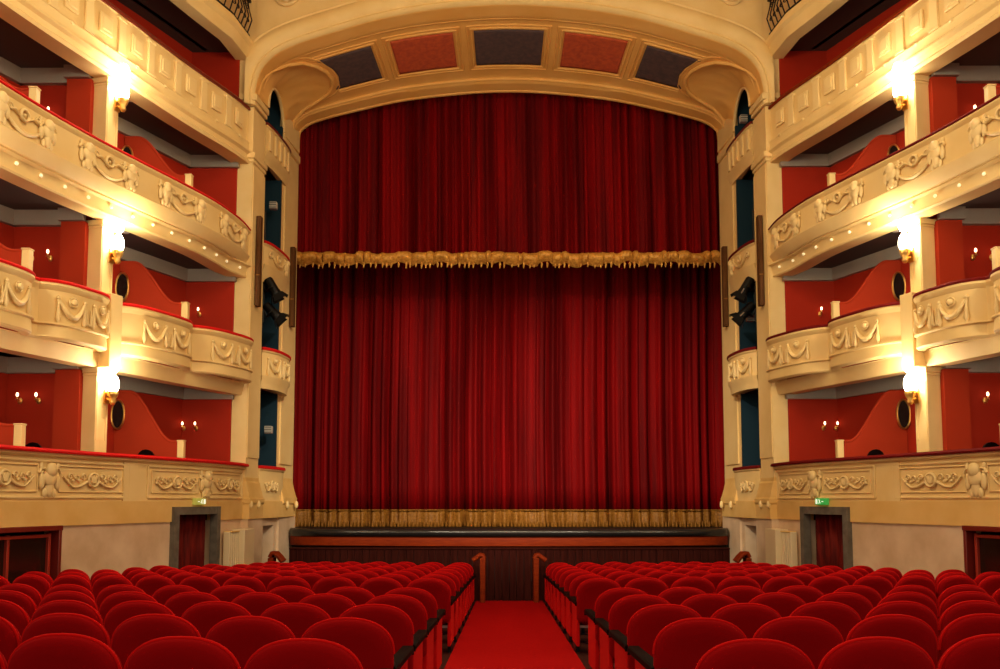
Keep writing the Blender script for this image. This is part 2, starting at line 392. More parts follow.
        mb = MB(); sweep(mb, pts, [(.05, 8.17), (.06, 8.14), (.04, 8.10), (.05, 7.98), (.11, 7.93), (.11, 7.90), (.04, 7.86), (.02, 7.78), (.07, 7.72), (.05, 7.66), (-.30, 7.65), (-.3, 8.17)], sx); mb.build('cornice', 'stucco', root)
        T = mapper(F4, sx); y = 19.55
        while y > 9:
            mb = MB()
            mb.box((y, .03, 8.54), (.30, .05, .36), T=T); mb.box((y, .055, 8.54), (.20, .03, .25), T=T)
            mb.build('raised_panel', 'stucco_relief', root, 30, .01)
            mb = MB(); mb.box((y - .4, .025, 8.53), (.17, .05, .66), T=T); mb.box((y - .4, .03, 8.84), (.22, .07, .05), T=T); mb.box((y - .4, .03, 8.20), (.22, .07, .05), T=T)
            mb.build('baluster_strip', 'stucco_relief', root, 30, .008)
            mb = MB(); mb.ball((y, .05, 8.14), (.05, .03, .035), T=T); mb.build('rosette', 'stucco_relief', root)
            y -= .8
    rebase(root, (sx * F(14), 14, {1: -.41, 2: 2.34, 3: 5.01, 4: 7.65}[tier]))
for sx, sd in SIDES:
    for t in (1, 2, 3, 4): balcony(sx, sd, t)

# top gallery with iron railing
for sx, sd in SIDES:
    root = thing('top_gallery', 'cream top gallery edge with black wrought iron railing, at the upper %s' % sd, 'balcony', 'top galleries')
    G5 = lambda y: B(y) - .22 + .22 * max(0, (y - 19) / 1.0)
    pts = curve(G5, YN, 20.0, 60)
    mb = MB(); sweep(mb, pts, [(.0, 10.12), (.03, 10.18), (.06, 10.36), (.12, 10.42), (.12, 10.50), (.02, 10.56), (.02, 10.66), (-.3, 10.66), (-.3, 10.12)], sx); mb.build('cornice', 'stucco', root)
    mb = MB(); sweep(mb, pts, [(-.06, 11.5), (.02, 11.5), (.02, 11.55), (-.06, 11.55)], sx); mb.build('hand_rail', 'iron', root)
    T = mapper(G5, sx)
    mb = MB(); sweep(mb, pts, [(-.03, 10.70), (0, 10.70), (0, 10.73), (-.03, 10.73)], sx); mb.build('bottom_rail', 'iron', root)
    y = 19.85; k = 0
    while y > 15.5:
        mb = MB(); mb.tube([T((y, -.015, 10.66)), T((y, .05, 10.85)), T((y, .10, 11.0)), T((y, .03, 11.25)), T((y, -.015, 11.5))], .016, 6)
        scroll(mb, T, y - .09, 10.95, .07, 1, .012, 0.04); scroll(mb, T, y - .09, 11.28, .07, -1, .012, 0.02)
        mb.build('iron_baluster', 'iron', root, 60); y -= .19; k += 1
    rebase(root, (sx * B(14), 14, 10.12))

# ------------------------------------------------------------------ boxes: floors/ceilings, back walls, side walls, partitions
TIERZ = {1: (-.02, 2.34, 2.52), 2: (2.62, 5.01, 5.19), 3: (5.31, 7.65, 7.83), 4: (8.0, 10.12, 10.30)}   # floor, opening top, ceiling
def ribbon(mb, inner, outer, z0, z1, sx, y0, y1, n=26):
    rows = []
    for i in range(n + 1):
        y = y0 + (y1 - y0) * i / n; rows.append([(sx * inner(y), y, z0), (sx * outer(y), y, z0), (sx * outer(y), y, z1), (sx * inner(y), y, z1)])
    mb.loft(rows)
for sx, sd in SIDES:
    for t, (z0, zt, zc) in TIERZ.items():
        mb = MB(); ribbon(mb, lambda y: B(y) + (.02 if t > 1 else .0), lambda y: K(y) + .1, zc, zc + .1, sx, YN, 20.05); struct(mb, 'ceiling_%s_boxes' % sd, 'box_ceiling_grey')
        mb = MB(); ribbon(mb, lambda y: K(y), lambda y: K(y) + .12, z0 - .1, zc, sx, YN, 20.05); struct(mb, 'wall_%s_box_back' % sd, 'box_red')
        mb = MB(); ribbon(mb, lambda y: B(y) - .0, lambda y: K(y), z0 - .1, z0 + .02, sx, YN, 20.05); struct(mb, 'floor_%s_boxes' % sd, 'floor_dark')
        mb = MB(); mb.prism([(sx * 6.215, 19.97), (sx * 7.5, 19.97), (sx * 7.5, 20.15), (sx * 6.215, 20.15)], z0 - .1, zc); struct(mb, 'wall_%s_box_end' % sd, 'box_red')
        if t < 4:                                     # stepped grey frieze below the ceiling
            zf = zt - .10
            mb = MB(); ribbon(mb, lambda y: K(y) - .10, lambda y: K(y), zf, zc, sx, YN, 19.98)
            mb.prism([(sx * 6.16, 19.88), (sx * 7.35, 19.88), (sx * 7.35, 19.99), (sx * 6.16, 19.99)], zf, zc)
            struct(mb, 'trim_%s_frieze' % sd, 'grey_frieze')
        if t == 4: continue
        for y in COLY:
            x0 = B(y) + .33; x1 = K(y)
            mb = MB(); mb.prism([(sx * x0, y - .04), (sx * x1, y - .04), (sx * x1, y + .1), (sx * x0, y + .1)], z0, zc)
            struct(mb, 'wall_%s_box_side' % sd, 'box_red')
            mb = MB(); mb.prism([(sx * (x0 - .02), y - .20), (sx * (x0 + .42), y - .20), (sx * (x0 + .42), y - .03), (sx * (x0 - .02), y - .03)], z0, zt - .05)
            struct(mb, 'wall_%s_box_pier' % sd, 'partition_red')
            mb = MB(); mb.prism([(sx * (x0 + .40), y - .15), (sx * x1, y - .15), (sx * x1, y - .035), (sx * (x0 + .40), y - .035)], zt - .10, zc)
            mb.prism([(sx * (x0 - .0), y - .26), (sx * (x0 + .46), y - .26), (sx * (x0 + .46), y - .15), (sx * x0, y - .15)], zt - .04, zc)
            struct(mb, 'trim_%s_frieze' % sd, 'grey_frieze')

def columnth(sx, sd, t, y, which):
    z0, zt = {1: (.80, 2.34), 2: (2.3, 5.01), 3: (5.3, 7.66)}[t]
    root = thing('square_column', 'square cream column with sconce between %s-tier boxes, on the %s' % (ORD[t], sd) if which == 0 else 'square cream column between %s-tier boxes at the %s edge' % (ORD[t], sd), 'column', 'columns between the boxes')
    bx = B(y); dy = 2e-2; sl = (B(y + .1) - B(y - .1)) / .2; ang = math.atan2(sl, 1)          # tangent slope
    def T(p):   # p.x offset to hall, p.y along wall
        n = (-math.cos(ang), math.sin(ang)); tt = (math.sin(ang), math.cos(ang))
        return Vector((sx * (bx + n[0] * p.x + tt[0] * p.y), y + n[1] * p.x + tt[1] * p.y, p.z))
    s = .31
    mb = MB(); zz = z0 if t != 2 else 2.62
    mb.box((-.14, 0, (zz + zt) / 2), (s, s, zt - zz), T=T); mb.build('shaft', 'stucco', root, 30, .012)
    mb = MB()
    for d in (-1, 1): mb.box((.015, d * .11, (zz + zt) / 2), (.02, .045, zt - zz - .5), T=T)
    mb.build('fillet', 'stucco', root, 30)
    mb = MB(); mb.box((-.14, 0, zt - .05), (s + .07, s + .07, .10), T=T); mb.box((-.14, 0, zt - .13), (s + .03, s + .03, .04), T=T); mb.build('capital', 'stucco', root, 30, .01)
    if t == 2:                                        # runs down in front of the second tier beam
        mb = MB(); mb.box((.13, 0, 3.0), (.26, .30, 1.32), T=T); mb.build('bracket_strip', 'stucco', root, 30, .012)
    rebase(root, (sx * bx, y, zz)); return T
COLT = {}
for sx, sd in SIDES:
    for t in (1, 2, 3):
        for k, y in enumerate(COLY): COLT[(sx, t, k)] = columnth(sx, sd, t, y, k)

def partition(sx, sd, t, y, near):
    z0, zt, zc = TIERZ[t]; led = {1: .80, 2: 3.58, 3: 6.15}[t]
    where = 'between column and stage pilaster' if near else 'near the %s edge' % sd
    root = thing('box_partition', 'red S-curved partition with cream post, %s-tier box %s on the %s' % (ORD[t], where, sd) if near else 'red low partition with cream post, %s-tier box at the %s edge' % (ORD[t], sd), 'partition', 'curved partitions between the boxes')
    x0 = B(y) + .02; L = K(y) - x0 - .02; zl = {1: 1.18, 2: 4.0, 3: 6.68}[t]; zh = zc - .32
    prof = []
    for i in range(33):
        u = i / 32; e_ = min(1, max(0, (u - .12) / .68)); s_ = e_ * e_ * (3 - 2 * e_)
        z = zl - .02 + (zh - zl) * s_
        prof.append((x0 + L * u, z))
    poly = [(x0, z0)] + prof + [(x0 + L, z0)]
    th = .05; sl = 0.0                                # leans back with the wall normal
    mb = MB(); n = len(poly)
    vs = [(sx * p[0], y + sl * (p[0] - x0) - th / 2, p[1]) for p in poly] + [(sx * p[0], y + sl * (p[0] - x0) + th / 2, p[1]) for p in poly]
    mb.add(vs, [tuple(range(n)), tuple(range(2 * n - 1, n - 1, -1))] + [(i, (i + 1) % n, n + (i + 1) % n, n + i) for i in range(n)])
    mb.build('partition_panel', 'partition_red', root, 30)
    mb = MB(); mb.tube([(sx * p[0], y + sl * (p[0] - x0), p[1] + .01) for p in prof], .034, 8); mb.build('top_rail', 'partition_red', root, 60)
    mb = MB(); mb.box((sx * (x0 - .02), y, (z0 + zl) / 2), (.13, .13, zl - z0)); mb.box((sx * (x0 - .02), y, zl + .01), (.15, .15, .03)); mb.build('post', 'stucco', root, 30, .012)
    rebase(root, (sx * x0, y, z0))
for sx, sd in SIDES:
    for t in (1, 2, 3):
        for k, y in enumerate(PARTY): partition(sx, sd, t, y, k == 0)

# round dark mirrors with a gold rim on the near side of the high part of each partition, beside the column
for sx, sd in SIDES:
    for t in (1, 2, 3):
        y = 18.1; x0 = B(y); xx = x0 + 1.28; yy = y - .045; zz = {1: 1.72, 2: 4.33, 3: 7.0}[t]
        root = thing('round_mirror', 'dark round mirror with thin gold rim half hidden by column, %s-tier box, %s' % (ORD[t], sd), 'mirror', 'round mirrors in the boxes')
        rot = Matrix.Identity(3)
        def T(p, c=Vector((sx * xx, yy, zz))): q = Vector((p.x, p.y, p.z)); q.rotate(rot); return q + c
        mb = MB(); mb.loft([[T(Vector((.12 * math.cos(a * PI / 12), d, .28 * math.sin(a * PI / 12)))) for a in range(24)] for d in (-.005, -.03)]); mb.build('glass', 'mirror_dark', root, 30)
        mb = MB(); mb.tube([T(Vector((.13 * math.cos(a * PI / 12), -.025, .29 * math.sin(a * PI / 12)))) for a in range(25)], .022, 6); mb.build('rim', 'gold', root, 60)
        rebase(root, (sx * xx, yy, zz))

# ------------------------------------------------------------------ big torch sconces on the columns
def sconce(sx, sd, t, k):
    T0 = COLT[(sx, t, k)]; T = lambda p: T0(Vector((p[0], p[1] + .09, p[2]))); zc_ = {1: 2.02, 2: 4.58, 3: 7.42}[t]; off = {1: .16, 2: .16, 3: .16}[t]
    root = thing('wall_sconce', 'glowing white double-globe sconce with gold foot, %s-tier column on the %s' % (ORD[t], sd) if k == 0 else 'glowing sconce on the nearer %s-tier column, %s side' % (ORD[t], sd), 'wall lamp', 'sconces on the columns')
    c = (off, 0, zc_)
    mb = MB(); mb.lathe(c, [(.0, -.34), (.035, -.33), (.06, -.28), (.045, -.24), (.085, -.17), (.10, -.10), (.09, -.09), (.0, -.12)], 14, T=T); gc = mb.build('gold_cup', 'gold', root, 60)
    mb = MB(); mb.tube([T(Vector((0, 0, zc_ - .2))), T(Vector((off * .5, 0, zc_ - .24))), T(Vector((off, 0, zc_ - .22)))], .022, 8); mb.box((.02, 0, zc_ - .18), (.04, .12, .26), T=T); mb.build('bracket', 'gold', root, 60)
    for q in (0, 1):
        z = zc_ + .04 + .36 * q; r = .105 if q == 0 else .10
        mb = MB(); mb.ball((off, 0, z), (r, r, .175), 14, 10, T=T); mb.build('globe', 'lamp_glass', root, 80)
    mb = MB(); mb.lathe((off, 0, zc_ + .20), [(.03, 0), (.05, .01), (.05, .03), (.03, .04)], 12, T=T); mb.build('collar', 'gold', gc, 60)
    rebase(root, tuple(T(Vector((0, 0, zc_ - .2)))))
    p = T(Vector((off + .30, 0, zc_ + .2)))
    lamp('sconce_light', 'POINT', p, 55, (1.0, .84, .58), .12)
for sx, sd in SIDES:
    for t in (1, 2, 3):
        for k in (0, 1): sconce(sx, sd, t, k)
    for t in (1, 2, 3): lamp('sconce_light', 'POINT', (sx * 7.6, 8.2, {1: 2.2, 2: 4.8, 3: 7.6}[t]), 45, (1.0, .84, .58), .15)

# small gilt candle brackets on the side walls inside the boxes
def candle(sx, x, y, z, label):
    root = thing('candle_bracket', label, 'wall lamp', 'gilt candle brackets inside the boxes')
    mb = MB(); mb.ball((sx * x, y - .02, z), (.04, .02, .06)); mb.tube([(sx * x, y - .02, z), (sx * x, y - .09, z - .04), (sx * x, y - .12, z + .01)], .010, 6)
    mb.lathe((sx * x, y - .12, z), [(.0, 0), (.03, .01), (.032, .02), (.012, .03), (.012, .07)], 10); mb.build('bracket', 'gold', root, 60)
    mb = MB(); mb.ball((sx * x, y - .12, z + .10), (.022, .022, .04)); mb.build('bulb', 'lamp_small', root, 80)
    rebase(root, (sx * x, y, z))
for sx, sd in SIDES:
    for t, z in ((1, 1.75), (2, 4.32), (3, 6.95)):
        for j, q in enumerate(('nearer the column', 'further from the column')):
            candle(sx, 8.36 + .33 * j - (.10 if t == 2 else 0), 15.835, z, 'gilt candle bracket in %s-tier box at %s edge, %s' % (ORD[t], sd, q))
        if t < 3:
            for j, q in enumerate(('nearer the pilaster', 'further from the pilaster')):
                candle(sx, 6.97 + .28 * j, 19.965, z - .16, 'gilt candle bracket by %s pilaster, %s-tier box, %s' % (sd, ORD[t], q))
# ceiling lights inside the boxes
for sx, sd in SIDES:
    for t in (2, 3):
        zc = TIERZ[t][2]; o = MB().lathe((0, 0, 0), [(0, -.07), (.07, -.06), (.10, -.02), (.10, 0), (0, 0)], 16).build('ceiling_spot', 'fixture_grey', None, 60, loc=(sx * 7.42, 16.95, zc))
        tag(o, 'small round grey light on the dark ceiling of %s-tier box, %s' % (ORD[t], sd), 'ceiling light', 'box ceiling lights')

# chairs standing in the lowest boxes: black rounded backs above the ledge
def box_chair(sx, x, y, label, rz):
    root = thing('box_chair', label, 'chair', 'chairs in the lowest boxes', (sx * x, y, 0), rz)
    mb = MB(); rows = []
    for d in (-.02, .02):
        rows.append([(.21 * math.cos(a * PI / 10), d, .70 + .27 * math.sin(a * PI / 10)) for a in range(11)] + [(-.19, d, .48), (.19, d, .48)])
    mb.loft(rows); mb.build('backrest', 'black_arm', root, 40)
    mb = MB(); mb.box((0, .22, .44), (.42, .42, .06)); mb.build('seat', 'velvet_dark_shade', root, 30, .015)
    for a in (-1, 1):
        for b in (0, 1): MB().tube([(a * .18, .03 + b * .38, 0.0), (a * .18, .03 + b * .38, .44)], .016, 8).build('leg', 'black_arm', root)
for sx, sd in SIDES:
    box_chair(sx, 7.05, 19.15, 'black round-backed chair in lowest box beside the %s pilaster' % sd, sx * .15)
    box_chair(sx, 7.0, 17.25, 'black round-backed chair in lowest box beside the %s column, pilaster side' % sd, sx * .15)
    box_chair(sx, 8.05, 15.1, 'black round-backed chair in lowest box at the %s edge' % sd, sx * .15)

# ------------------------------------------------------------------ stage-side pilasters, niche, stage boxes
for sx, sd in SIDES:
    X = lambda *p: [(sx * a, b) for a, b in p]
    root = thing('stage_pilaster', 'tall cream outer pilaster with flared carved base, %s of the stage' % sd, 'pilaster', 'outer stage pilasters')
    MB().prism(X((5.87, 20.001), (5.81, 20.8), (6.21, 20.8), (6.21, 20.001)), -.42, 9.0).build('shaft', 'stucco', root, 30)
    MB().prism(X((5.845, 20.03), (5.785, 20.78), (5.93, 20.78), (5.93, 20.03)), .95, 7.62).build('face_panel', 'stucco', root, 30)
    for nm, z0, z1, e in (('capital', 7.70, 7.92, .07), ('capital', 9.05, 9.3, .08)):
        mb = MB()
        for q, (a, b, ee) in enumerate(((z0, z0 + (z1 - z0) * .4, e * .5), (z0 + (z1 - z0) * .4, z1, e))):
            mb.prism(X((5.87 - ee, 20 - ee), (5.81 - ee, 20.82), (6.2, 20.82), (6.2, 20 - ee)), a, b)
        mb.build(nm, 'stucco', root, 30, .02)
    mb = MB(); rows = []
    for z, e in ((.50, .02), (.42, .02), (.38, .05), (.30, .06), (.18, .10), (.05, .13), (.03, .17), (-.06, .17), (-.10, .14), (-.42, .14)):
        rows.append([(sx * (5.87 - e), 20 - e * .8, z), (sx * (5.81 - e), 20.82, z), (sx * 6.1, 20.82, z), (sx * 6.1, 20 - e * .8, z)])
    mb.loft(rows); mb.build('flared_base', 'stucco_band', root, 30)
    mb = MB()
    for c in ((5.71, 19.92), (5.67, 20.4)): mb.ball((sx * c[0], c[1], -.10), (.05, .05, .09))
    mb.build('carved_drops', 'stucco_relief', root, 60)
    MB().prism(X((5.76, 19.90), (5.70, 20.82), (6.1, 20.82), (6.1, 19.90)), -2.5, -.42).build('marble_plinth', 'marble', root, 30)
    rebase(root, (sx * 5.9, 20.3, -2.4))

    root = thing('inner_pilaster', 'slim cream inner pilaster with carved base next to curtain, %s' % sd, 'pilaster', 'inner stage pilasters')
    MB().prism(X((5.75, 22.1), (5.67, 23.49), (5.98, 23.49), (5.98, 22.1)), -.42, 9.3).build('shaft', 'stucco', root, 30)
    MB().prism(X((5.70, 22.4), (5.64, 23.40), (5.8, 23.40), (5.8, 22.4)), .9, 8.9).build('face_panel', 'stucco', root, 30)
    for z0, z1, e in ((9.0, 9.22, .07), (10.0 - .35, 9.85, .0)):
        if e: MB().prism(X((5.75 - e, 22.1), (5.67 - e, 23.56), (5.9, 23.49), (5.9, 22.1)), z0, z1).build('capital', 'stucco', root, 30, .03)
    mb = MB(); rows = []
    for z, e in ((.55, .02), (.46, .02), (.40, .05), (.30, .07), (.10, .13), (.04, .16), (-.08, .16), (-.12, .13), (-.42, .13)):
        rows.append([(sx * (5.70 - e), 22.35 - e, z), (sx * (5.67 - e), 23.49, z), (sx * 5.98, 23.49, z), (sx * 5.98, 22.35 - e, z)])
    mb.loft(rows); mb.build('flared_base', 'stucco_band', root, 30)
    mb = MB(); mb.ball((sx * 5.52, 22.5, -.12), (.05, .06, .10)); mb.ball((sx * 5.46, 23.2, -.12), (.05, .06, .10)); mb.build('carved_drops', 'stucco_relief', root, 60)
    MB().prism(X((5.63, 22.12), (5.55, 23.49), (5.98, 23.49), (5.98, 22.12)), -2.5, -.42).build('marble_plinth', 'marble', root, 30)
    rebase(root, (sx * 5.9, 22.7, -2.4))

    # niche: blue-walled stage boxes behind, one opening per tier
    mb = MB()
    mb.prism(X((5.715, 22.0), (7.2, 22.0), (7.2, 22.09), (5.715, 22.09)), -.4, 9.4)
    mb.prism(X((5.85, 22.30), (7.2, 22.30), (7.2, 22.4), (5.85, 22.4)), 9.2, 11.3)
    mb.prism(X((7.1, 20.82), (7.25, 20.82), (7.25, 22.4), (7.1, 22.4)), -.4, 11.3)
    mb.prism(X((6.25, 20.7), (7.2, 20.7), (7.2, 20.82), (6.25, 20.82)), -.4, 11.3)
    struct(mb, 'wall_%s_stage_box' % sd, 'stage_box_blue')
    for t, (zf, zr) in {1: (-.42, .80), 2: (2.42, 3.55), 3: (5.15, 6.12), 4: (8.05, 9.0)}.items():
        pass
    bow = lambda y: (5.72 if y < 20.72 else 5.60) - .0
    def bowf(depth):
        def f(y):
            t = (y - 20.80) / (22.6 - 20.80); t = min(1, max(0, t)); return 5.80 - .13 * t - depth * (max(0, 1 - abs(2 * t - 1)**2.6))**.7
        return f
    def stagebox(t):
        dep = {1: .10, 2: .26, 3: .12, 4: .06}[t]; f = bowf(dep); pts = curve(f, 20.81, 22.58, 30)
        look = {1: 'carved scroll relief', 2: 'bowed front and swag relief', 3: 'scroll and garland relief', 4: 'small upright panels'}[t]
        root = thing('stage_box_balcony', '%s stage-side balcony with %s between pilasters, %s' % (ORD[t], look, sd), 'balcony', 'little balconies between the pilasters')
        vel = 'velvet_rail' if sx < 0 else 'velvet_dark_shade'  # right side takes the rail velvet with shade painted in
        z0, z1, zs = {1: (-.02, .73, -.42), 2: (2.90, 3.50, 2.60), 3: (5.55, 6.05, 5.15), 4: (8.28, 8.93, 8.0)}[t]
        sweep(MB(), pts, [(0, z0), (0, z1 - .06), (.03, z1 - .03), (.03, z1), (-.25, z1), (-.25, z0)], sx).build('parapet', 'stucco', root)
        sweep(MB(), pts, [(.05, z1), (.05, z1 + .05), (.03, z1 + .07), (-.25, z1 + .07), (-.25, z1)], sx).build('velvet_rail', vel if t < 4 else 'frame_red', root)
        low = [(.04, z0), (.03, z0 - .05), (-.02, (z0 + zs) / 2), (-.04, zs), (-.3, zs), (-.3, z0)] if t > 1 else [(.04, z0), (.05, z0 - .06), (.05, zs), (-.3, zs), (-.3, z0)]
        sweep(MB(), pts, low, sx).build('lower_molding', 'stucco_band' if t == 1 else 'stucco', root)
        if t == 1: relief_shell(f, sx, 21.45, .33, root, .9)
        if t == 2: relief_swag(f, sx, 21.5, 3.13, root, 1.15)
        if t == 3:
            T = mapper(f, sx); mb = MB(); arc_tube(mb, T, 21.1, 21.9, 5.85, .2, .025); ring(mb, T, 21.5, 5.83, .08, .026); bust(mb, T, 22.1, 5.78, .3)
            scroll(mb, T, 21.05, 5.8, .09, 1, .024); mb.build('garland_relief', 'stucco_relief', root, 60)
        if t == 4:
            T = mapper(f, sx)
            for y in (21.0, 21.35, 21.7, 22.05, 22.38):
                mb = MB(); mb.box((y, .02, 8.60), (.12, .05, .50), T=T); mb.build('baluster_strip', 'stucco_relief', root, 30, .008)
        mb = MB(); mb.prism(X((5.82, 20.82), (7.1, 20.82), (7.1, 22.0), (5.82, 22.0)), zs, zs + .12); mb.build('box_floor', 'wood_mahogany', root, 30)
        rebase(root, (sx * 5.7, 21.5, zs))
    for t in (1, 2, 3, 4): stagebox(t)
    # marble between the pilasters below, with a low side doorway
    mb = MB(); mb.prism(X((5.76, 20.82), (5.75, 21.1), (6.0, 21.1), (6.0, 20.82)), -2.5, -.42); mb.prism(X((5.70, 21.9), (5.68, 22.12), (5.98, 22.12), (5.98, 21.9)), -2.5, -.42)
    mb.prism(X((5.75, 21.1), (5.70, 21.9), (5.98, 21.9), (5.98, 21.1)), -.60, -.42); struct(mb, 'wall_%s_stage_end' % sd, 'marble')
    mb = MB(); mb.prism(X((6.5, 20.85), (6.5, 22.1), (6.6, 22.1), (6.6, 20.85)), -2.5, -.42); mb.prism(X((5.99, 21.9), (6.5, 21.9), (6.5, 22.05), (5.99, 22.05)), -2.5, -.5); struct(mb, 'wall_%s_passage' % sd, 'marble')
    o = MB().prism(X((6.02, 21.82), (6.45, 21.82), (6.45, 21.87), (6.02, 21.87)), -2.3, -.62).build('door_%d' % (5 if sx < 0 else 6), 'frame_red', None, 30); tag(o, kind='structure')

# ------------------------------------------------------------------ proscenium arch
FR = [(5.87, 9.05), (5.86, 9.45), (5.74, 9.90), (5.46, 10.24), (5.08, 10.47), (4.40, 10.72), (2.99, 11.14), (1.6, 11.38), (0, 11.48)]
IN = [(5.69, 9.3), (5.69, 9.74), (5.59, 10.0), (5.16, 10.25), (3.92, 10.58), (2.69, 10.84), (1.06, 11.02), (0, 11.06)]
def cat(pts, n=24):
    P = [(2 * pts[0][0] - pts[1][0], 2 * pts[0][1] - pts[1][1])] + list(pts) + [(-pts[-2][0], pts[-2][1])]; out = []
    for i in range(1, len(P) - 2):
        for k in range(n):
            t = k / n
            out.append(tuple(.5 * ((2 * P[i][j]) + (-P[i-1][j] + P[i+1][j]) * t + (2 * P[i-1][j] - 5 * P[i][j] + 4 * P[i+1][j] - P[i+2][j]) * t * t + (-P[i-1][j] + 3 * P[i][j] - 3 * P[i+1][j] + P[i+2][j]) * t**3) for j in (0, 1)))
    return out + [pts[-1]]
def mkcurve(pts):
    d = cat(pts); L = [0]
    for a, b in zip(d, d[1:]): L.append(L[-1] + math.dist(a, b))
    def f(s):
        t = min(max(s, 0), 1) * L[-1]; lo = 0; hi = len(L) - 2
        while lo < hi:
            m_ = (lo + hi + 1) // 2
            if L[m_] <= t: lo = m_
            else: hi = m_ - 1
        k = (t - L[lo]) / (L[lo+1] - L[lo]); return tuple(d[lo][j] + (d[lo+1][j] - d[lo][j]) * k for j in (0, 1))
    return f
ff, fi = mkcurve(FR), mkcurve(IN)
def half(f, a):                                        # a in 0..2, mirrored past 1
    if a <= 1: x, z = f(a); return (-x, z)
    x, z = f(2 - a); return (x, z)
def S(a, b, d=0):
    """point on the soffit; d = offset into the opening (down / inward)"""
    def P(a_): p, q = half(ff, a_), half(fi, a_); return Vector((p[0] * (1 - b) + q[0] * b, 20 + 3.5 * b, p[1] * (1 - b) + q[1] * b))
    p = P(a)
    if d:
        t = P(min(a + .01, 2)) - P(max(a - .01, 0)); n = Vector((t.z, 0, -t.x)).normalized(); p = p + n * d
    return p
arch = thing('proscenium_arch', 'wide cream proscenium arch with coloured soffit panels framing the red curtain', 'arch')
LOBE = [(.05, .08), (.10, .09), (.15, .13), (.21, .19), (.26, .245), (.295, .33), (.318, .43), (.325, .53), (.315, .63), (.285, .71), (.235, .765), (.17, .80), (.11, .84), (.06, .86)]
def inpoly(x, y, P):
    c = False
    for i in range(len(P)):
        x1, y1 = P[i]; x2, y2 = P[i - 1]
        if (y1 > y) != (y2 > y) and x < (x2 - x1) * (y - y1) / (y2 - y1) + x1: c = not c
    return c
LP = [(0, .08)] + LOBE + [(0, .86)]
LPg = [(0, .07)] + [(a + (.006 if b < .2 or b > .75 else .01), b + (-.02 if b < .45 else .02)) for a, b in LOBE] + [(0, .88)]
mb = MB(); NA, NB_ = 200, 44
def sof_d(b):
    if b < .14: return .0
    if b < .18: return -.06 * (b - .14) / .04
    if b < .24: return -.06
    if b < .28: return -.06
    if b < .72: return -.06
    if b < .86: return -.06
    if b < .88: return -.06 + .09 * (b - .86) / .02
    return .03
pts = [[S(2 * i / NA, j / NB_, sof_d(j / NB_)) for j in range(NB_ + 1)] for i in range(NA + 1)]
vs = [p for r in pts for p in r]; fs = []
for i in range(NA):
    for j in range(NB_):
        a, b = 2 * (i + .5) / NA, (j + .5) / NB_; aa = min(a, 2 - a)
        if inpoly(aa, b, LP): continue
        k = i * (NB_ + 1) + j; fs.append((k, k + 1, k + NB_ + 2, k + NB_ + 1))
mb.add(vs, fs); so = mb.build('soffit', 'stucco_soffit_shade', arch, 40)
sm = so.modifiers.new('thick', 'SOLIDIFY'); sm.thickness = .03; sm.offset = 0
def soffit_tube(name, path, r, m='stucco_soffit_shade'):
    return MB().tube([S(a, b, d) for a, b, d in path], r, 8).build(name, m, arch, 60)
for b, r in ((.16, .035), (.87, .04), (1.0, .05)):
    lo = .0
    segs = [(.0, 2.0)] if b != .5 else []
    soffit_tube('rib_molding', [(lo + (2 - 2 * lo) * i / 120, b, sof_d(b)) for i in range(121)], r)
for sgn in (0, 1):
    A = lambda a: a if sgn == 0 else 2 - a
    soffit_tube('conch_molding', [(A(a), b, -.02) for a, b in LOBE], .055)
    soffit_tube('conch_molding', [(A(a + .022 * (1 if b < .72 else .2) * (a > .08)), b + (-.03 if b < .45 else .035) * (abs(b - .5) > .1), -.05) for a, b in LOBE[1:-1]], .03)
# coloured panels
def spanel(a0, a1, m, cut=None):
    mb = MB(); NAp, NBp = 24, 16; b0, b1 = .29, .69; top = []; bot = []
    rows = []
    for i in range(NAp + 1):
        row = []
        for j in range(NBp + 1):
            u = i / NAp; b = b0 + (b1 - b0) * j / NBp; lo = a0
            if cut == 'L': lo = a0 + .0
            lo_, hi_ = a0, a1
            if cut == 'L': lo_ = max(a0, cutl(b))
            if cut == 'R': hi_ = min(a1, 2 - cutl(b))
            row.append(S(lo_ + (hi_ - lo_) * u, b, -.035))
        rows.append(row)
    mb.grid(rows); o = mb.build('soffit_panel', m, arch, 60); s_ = o.modifiers.new('t', 'SOLIDIFY'); s_.thickness = .02; s_.offset = 0
    # frame of raised mouldings
    def lo_b(b): return max(a0, cutl(b)) if cut == 'L' else a0
    def hi_b(b): return min(a1, 2 - cutl(b)) if cut == 'R' else a1
    g = .022
    if cut != 'R': loop = [(hi_b(.3) + g, .25), (lo_b(.3) - (g if cut != 'L' else -.02), .25)]
    def line(pairs, r, d=-.04): soffit_tube('panel_frame', [(a, b, d) for a, b in pairs], r)
    for e, r in ((.010, .03), (.024, .022)):
        eb = e * 2.2
        if cut != 'L': line([(a0 - e, .29 - eb + (.40 + 2 * eb) * i / 8) for i in range(9)], r)
        if cut != 'R': line([(a1 + e, .29 - eb + (.40 + 2 * eb) * i / 8) for i in range(9)], r)
        l0 = lo_b(.27) if cut == 'L' else a0 - e; l1 = hi_b(.27) if cut == 'R' else a1 + e
        line([(l0 + (l1 - l0) * i / 20, .29 - eb) for i in range(21)], r)
        l0 = lo_b(.70) + .01 if cut == 'L' else a0 - e; l1 = hi_b(.70) - .01 if cut == 'R' else a1 + e
        line([(l0 + (l1 - l0) * i / 20, .69 + eb) for i in range(21)], r)
def cutl(b):
    """soffit coordinate of the conch edge at depth b, plus its moulding"""
    best = .27
    for (a1_, b1_), (a2_, b2_) in zip(LOBE, LOBE[1:]):
        if min(b1_, b2_) <= b <= max(b1_, b2_) and b2_ != b1_:
            best = max(best, a1_ + (a2_ - a1_) * (b - b1_) / (b2_ - b1_))
    return best + .028
